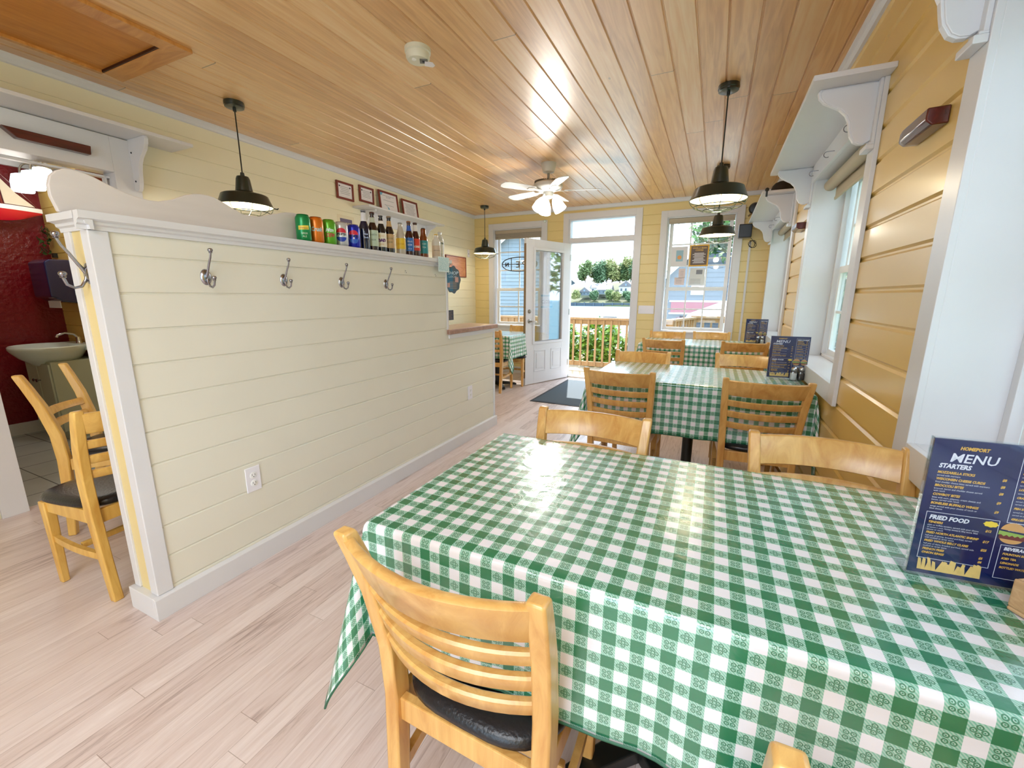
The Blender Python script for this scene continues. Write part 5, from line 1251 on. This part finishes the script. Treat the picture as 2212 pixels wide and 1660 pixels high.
def plain_building(name, label, x0, x1, y0, y1, z0, z1, apex, mw, mr, siding=.11, rz=0):
    s = thing(name, label, 'building', ((x0+x1)/2, y0, z0), rz); hw2 = (x1-x0)/2; h = z1-z0; ah = apex-z0
    mb = MB(); n = int(ah/siding)
    prof = lambda z: hw2 if z <= h else hw2*(ah-z)/(ah-h)
    for i in range(n):
        a, b_ = i*siding, (i+1)*siding; wa_, wb_ = prof(a), prof(min(b_, ah-.001))
        mb.add([(-wa_, -.018, a), (wa_, -.018, a), (wb_, 0, b_), (-wb_, 0, b_), (-wa_, .05, a), (wa_, .05, a), (wb_, .05, b_), (-wb_, .05, b_)], [(0,1,2,3),(4,7,6,5),(0,4,5,1),(1,5,6,2),(2,6,7,3),(3,7,4,0)])
    mb.box(-hw2, .05, 0, hw2, y1-y0, h); mb.build('siding_wall', mw, s)
    for q in (-1, 1):
        mb = MB(); ov = .25
        mb.add([(q*(hw2+ov), -ov, h-ov*(ah-h)/hw2), (0, -ov, ah), (0, y1-y0, ah), (q*(hw2+ov), y1-y0, h-ov*(ah-h)/hw2), (q*(hw2+ov), -ov, h-ov*(ah-h)/hw2+.12), (0, -ov, ah+.14), (0, y1-y0, ah+.14), (q*(hw2+ov), y1-y0, h-ov*(ah-h)/hw2+.12)], [(0,1,2,3),(7,6,5,4),(0,4,5,1),(1,5,6,2),(2,6,7,3),(3,7,4,0)])
        mb.build('roof', mr, s)
        mb = MB(); mb.add([(q*(hw2+ov), -ov-.02, h-ov*(ah-h)/hw2-.06), (0, -ov-.02, ah-.06), (0, -ov, ah+.14), (q*(hw2+ov), -ov, h-ov*(ah-h)/hw2+.14), (q*(hw2+ov), -ov+.02, h-ov*(ah-h)/hw2-.06), (0, -ov+.02, ah-.06), (0, -ov+.02, ah+.14), (q*(hw2+ov), -ov+.02, h-ov*(ah-h)/hw2+.14)], [(0,1,2,3),(7,6,5,4),(0,4,5,1),(1,5,6,2),(2,6,7,3),(3,7,4,0)]); mb.build('rake_board', M['white'], s)
    return s
bl = mat('blue_grey_clapboard', '7a8b98', .6); shg = mat('grey_shingle', '5c6470', .8, var=.25, vscale=9, stretch=(1, 1, 4)); rfm = mat('asphalt_roof', '8b8d90', .8)
plain_building('clapboard_house', 'blue-grey clapboard house with a white rake seen through the far left window', -7.15, -3.95, 11.95, 15.3, -1.9, 1.9, 3.21, bl, rfm, .11, math.radians(20))
sh = plain_building('shingle_house', 'grey shingled house with white trim seen through the far right window', -1.6, 1.2, 14.5, 20, -1.2, 1.75, 3.1, shg, rfm, .14)
mb = MB(); mb.box(-.50, -.06, 2.55, -.1, -.02, 3.3); mb.box(.9, -.06, 0, 1.02, -.02, 3.0); mb.build('white_trim_board', M['white'], sh)
mb = MB(); mb.box(-1.05, -.08, 2.0, .35, -.03, 2.33); mb.build('red_sign_panel', mat('dull_red_panel', '9c3445', .5), sh)
mb = MB(); mb.box(-1.1, -.09, 2.33, .4, -.03, 2.38); mb.box(-1.1, -.09, 1.95, .4, -.03, 2.0); mb.build('sign_moulding', M['white'], sh)
mb = MB(); text_into(mb, [('CAFE', -.9, 1.70, .24, 'LEFT', 0, .01)], lambda a, b_, d: (a, -.05-d, b_), 0, .01); mb.build('sign_lettering', mat('plum_letters', '7b5a6c', .5), sh)
u = thing('patio_umbrella', 'large white canvas patio umbrella outside the far right window', 'umbrella', (.27, 12.9, -1.9))
MB().loft([[(0+r_*1.3*math.cos(PI/4+PI/2*i+0), r_*1.5*math.sin(PI/4+PI/2*i), z) for i in range(4)] for r_, z in ((1.0, 2.62), (.99, 2.68), (.97, 2.72), (.05, 3.08), (.01, 3.09))], cap=False).build('canopy', mat('white_canvas', 'e6efec', .7), u)
MB().tube([(0, 0, 0), (0, 0, 3.08)], .03, 10).build('pole', M['white'], u); MB().lathe([(.3, 0), (.3, .06), (.05, .1)], 20).build('base', M['black'], u)
def tree(loc, R, hgt, n, size, label, mats, seed, sq=(1, 1, 1), blobs=5, group='trees outside'):
    t = thing('tree', label, 'tree', loc, 0, group); rr = random.Random(seed); mb = MB()
    for i in range(blobs):
        c = (rr.uniform(-.6, .6)*R*sq[0], rr.uniform(-.6, .6)*R*sq[1], hgt+rr.uniform(-.5, .6)*R*sq[2]); foliage(mb, c, R*rr.uniform(.5, .75), n//blobs, size, rr, .3)
    mb.build('crown', mats, t)
    MB().tube([(0, 0, 0), (.03*R, 0, hgt*.5), (-.05*R, .02, hgt)], [.07*R, .055*R, .03*R], 8).build('trunk', bark_m, t, smooth=50)
    return t
lf1 = leaf_mat('maple_leaf', '234f2b', '5f8f3c', 2); lf2 = leaf_mat('hedge_leaf', '22482c', '7fa55c', 5)
tree((.42, 11.0, -1.9), 1.15, 4.7, 1900, .11, 'leafy tree whose branches fill the right of the far right window', lf1, 11)
for x, y, R, hh, lab, sd in ((4.9, 3.3, 1.4, 2.0, 'green tree right outside the middle side window', 21), (3.6, 6.8, 1.3, 2.1, 'green tree outside, beyond the middle side window', 22), (2.75, 9.8, 1.5, 2.0, 'green tree outside at the corner of the house', 23), (2.9, -.2, 1.6, 1.6, 'unseen tree added to shade the nearest side window', 24)):
    tree((x, y, -1.9), R, hh+1.7, 2600, .13, lab, lf2, sd, (.8, 1, 1.2))  # last tree stands out of view, added to shade the nearest window jamb
o = MB().box(-30, 6.6, -2.2, 30, 13.2, -1.9).build('ground_yard', mat('yard_gravel', '6f6d62', .9, var=.2, vscale=3)); struct(o)
o = MB().box(.83, -8, -2.2, 30, 6.6, -1.9).build('ground_side', mat('lawn_side', '7f9a58', .9, var=.2, vscale=3)); struct(o)
wt_ = mat('harbour_water', '587f8e', .6, spec=.25, var=.08, vscale=.05)
o = MB().quad((-600, 13, -5), (600, 13, -5), (600, 300, -5), (-600, 300, -5)).build('water_harbour', wt_); struct(o)
sm = o.modifiers.new('th', 'SOLIDIFY'); sm.thickness = .5; sm.offset = -1
mb = MB(); n = 60; hz = [(0, -5.2), (2, -3.2), (12, -1.5), (40, 4), (75, 10), (120, 12), (121, -6)]
mb.loft([[(-300+10*i, 270+a+3*math.sin(i*.7), b_+(1.6*math.sin(i*.9+a) if 0 < b_ else 0)) for a, b_ in hz] for i in range(n)]); o = mb.build('hill_far_shore', mat('shore_bank', '4a4f33', .9, var=.3, vscale=.1), smooth=60); struct(o)
o = thing('sea_wall', 'weathered timber sea wall along the far shore', 'sea wall', (-70, 268.5, -5.2))
mb = MB(); mb.box(-80, 0, 0, 80, 1.2, 2.3); mb.build('planking', mat('wall_timber', '3f4a54', .9, var=.2, vscale=.4), o)
for i in range(27): MB().box(-78+6*i, -.5, -.5, -77.3+6*i, .2, 2.6).build('piling', mat('piling_wood', '4c565f', .9) if 'pil_m' not in globals() else pil_m, o)
def house(x, y, z, w, d, h, ra, label, mw, gable=True, rz=0):
    s = thing('shore_house', label, 'house', (x, y, z), rz, 'houses on the far shore')
    MB().box(-w/2, 0, 0, w/2, d, h).build('walls', mw, s)
    mb = MB()
    if gable: mb.prism([(-w/2-.4, h-.2), (w/2+.4, h-.2), (0, ra)], lambda a, b_, t: (a, t-.4, b_), d+.8)
    else: mb.prism([(-.4, h-.2), (d+.4, h-.2), (d/2, ra)], lambda a, b_, t: (t-w/2-.4, a, b_), w+.8)
    mb.build('roof', mat('pale_roof', 'c9c6c4', .8) if 'prf' not in globals() else prf, s)
    for i in range(3): MB().box(-w*.32+i*w*.32-.55, -.12, h*.35, -w*.32+i*w*.32+.55, 0, h*.7).build('window', mat('dim_window', '6c7c88', .4) if 'dwn' not in globals() else dwn, s)
    if gable: MB().box(-.6, -.55, h+.2, .6, -.4, h+(ra-h)*.45).build('window', mat('dim_window2', '6c7c88', .4), s)
    return s
prf = mat('pale_roof', '6a686a', .8); dwn = mat('dim_window', '46535c', .4); hwhite = mat('house_white', 'b4b3b0', .7); hgrey = mat('house_grey', '69757c', .7)
house(-54, 290, 3.2, 9, 10, 4.6, 8.2, 'white gabled house on the far shore, right in the doorway view', hwhite)
house(-68, 287, 2.6, 9.5, 9, 3.0, 6.2, 'low grey house with a pale roof in the middle of the far shore', hgrey, False)
house(-80, 283, 1.8, 7.5, 9, 2.4, 5.4, 'grey gabled cottage on the far shore beside the door edge', hgrey)
house(-74.5, 296, 4.0, 10, 8, 3.2, 5.8, 'pale house half hidden among trees on the far shore', hwhite, False)
house(-47, 282, 2.0, 7, 8, 2.6, 4.6, 'small white house at the right edge of the doorway view', hwhite, False)
ft = [leaf_mat('far_tree_green', '56683c', '80905a', .15), leaf_mat('far_tree_pale', '6b7746', '9c9a60', .15), leaf_mat('far_tree_blue', '46603e', '66805a', .15)]  # distance haze is put into these paler leaf colours
rr = random.Random(31); LB = ['broad pale green tree', 'yellowish rounded tree', 'bluish dark evergreen tree']
def far_tree(x, y, z, R, h, k, lab):
    t = thing('shore_tree', lab, 'tree', (x, y, z), 0, 'trees on the far shore'); mb = MB(); r2 = random.Random(int(x*7+y))
    for i in range(5): foliage(mb, (r2.uniform(-.5, .5)*R, r2.uniform(-.4, .4)*R, h*(.30+.13*i)), R*r2.uniform(.55, .8), 260, 1.2, r2, .2)
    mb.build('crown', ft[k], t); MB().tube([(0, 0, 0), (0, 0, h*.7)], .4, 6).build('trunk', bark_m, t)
POS = ['at the door edge', 'beside the door edge', 'above the cottage roof', 'behind the low grey house', 'left of the centre of the treeline', 'at the centre of the treeline', 'right of the centre of the treeline', 'behind the white gabled house', 'right of the white house', 'at the right doorway edge', 'beyond the right doorway edge', 'far left behind the door leaf']
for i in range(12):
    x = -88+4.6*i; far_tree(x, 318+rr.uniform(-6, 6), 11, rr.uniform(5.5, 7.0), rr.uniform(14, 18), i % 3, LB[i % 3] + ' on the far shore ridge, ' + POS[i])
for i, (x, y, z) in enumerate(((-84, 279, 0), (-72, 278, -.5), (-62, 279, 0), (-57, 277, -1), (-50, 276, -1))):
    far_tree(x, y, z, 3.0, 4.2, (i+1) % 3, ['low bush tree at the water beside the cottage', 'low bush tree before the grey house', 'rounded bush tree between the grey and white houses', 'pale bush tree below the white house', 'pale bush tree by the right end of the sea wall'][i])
o = thing('floating_dock', 'dark floating dock on the water beyond the railing', 'dock', (-29.5, 103, -5.02))
MB().box(-8, -2, -.2, 7, 2, .5).build('float', mat('dock_dark', '4a4f55', .8), o); MB().box(5.4, -1.4, .5, 8.4, 1.4, 1.5).build('gear_pile', mat('gear_dark', '33373c', .9), o, bevel=.3)
o = thing('power_line', 'thin utility wire sagging across the sky above the doorway view', 'cable')
MB().tube([(-14+1.4*i, 30, 6.9-.9*i*.32+ .055*i*i) if False else (-16+1.6*i, 30, 3.6+.012*i*i+.16*i) for i in range(16)], .018, 5).build('wire', M['grey_ink'], o)
# unseen eave added over the far wall to keep sun from the transom
o = MB().box(-4.1, 6.62, 2.60, 1.2, 6.98, 2.72).build('sun_block_eave', M['white']); struct(o)
o = MB().box(-7.3, YB-.2, 2.63, 1.2, 6.7, 2.78).build('roof_slab', M['white']); struct(o)

# ---------------------------------------------------------------- camera
cd = bpy.data.cameras.new('camera'); cam = bpy.data.objects.new('camera', cd); COL.objects.link(cam)
cd.sensor_fit = 'HORIZONTAL'; cd.sensor_width = 36; cd.lens = 906.9873/2212*36; cd.clip_start = .02; cd.clip_end = 2000
r_, d_, f_ = Vector((.90367728, .42820242, .00317158)), Vector((.0907886, -.18435138, -.97865826)), Vector((-.41847915, .88467918, -.20547005))
cam.matrix_world = Matrix(((r_.x, -d_.x, -f_.x, 0), (r_.y, -d_.y, -f_.y, 0), (r_.z, -d_.z, -f_.z, H), (0, 0, 0, 1)))
sc.camera = cam

# ---------------------------------------------------------------- daylight, sun, added fill light
w = bpy.data.worlds.new('sky'); sc.world = w; w.use_nodes = True
bg = w.node_tree.nodes['Background']; bg.inputs[0].default_value = (.66, .83, 1.0, 1); bg.inputs[1].default_value = 3.7
sn = bpy.data.lights.new('sun', 'SUN'); sn.energy = 9; sn.color = (1, .95, .86); sn.angle = .009
o = bpy.data.objects.new('sun', sn); COL.objects.link(o); o.location = (-3, 12, 15)
o.rotation_euler = Vector((.306, -1, -1.376)).to_track_quat('-Z', 'Y').to_euler()
def area(name, loc, size, energy, col, direction=(0, 0, -1)):
    l = bpy.data.lights.new(name, 'AREA'); l.shape = 'RECTANGLE'; l.size, l.size_y = size; l.energy = energy; l.color = col
    o = bpy.data.objects.new(name, l); COL.objects.link(o); o.location = loc; o.rotation_euler = Vector(direction).to_track_quat('-Z', 'Y').to_euler()
    return o
# unseen fill panel added behind the camera to brighten the room
area('fill_light', (-.35, -1.3, ZC-.1), (1.5, 1.5), 52, (.82, .91, 1))

sc.view_settings.view_transform = 'Standard'; sc.view_settings.look = 'None'; sc.view_settings.gamma = 1; sc.view_settings.exposure = .58
sc.view_settings.use_curve_mapping = False
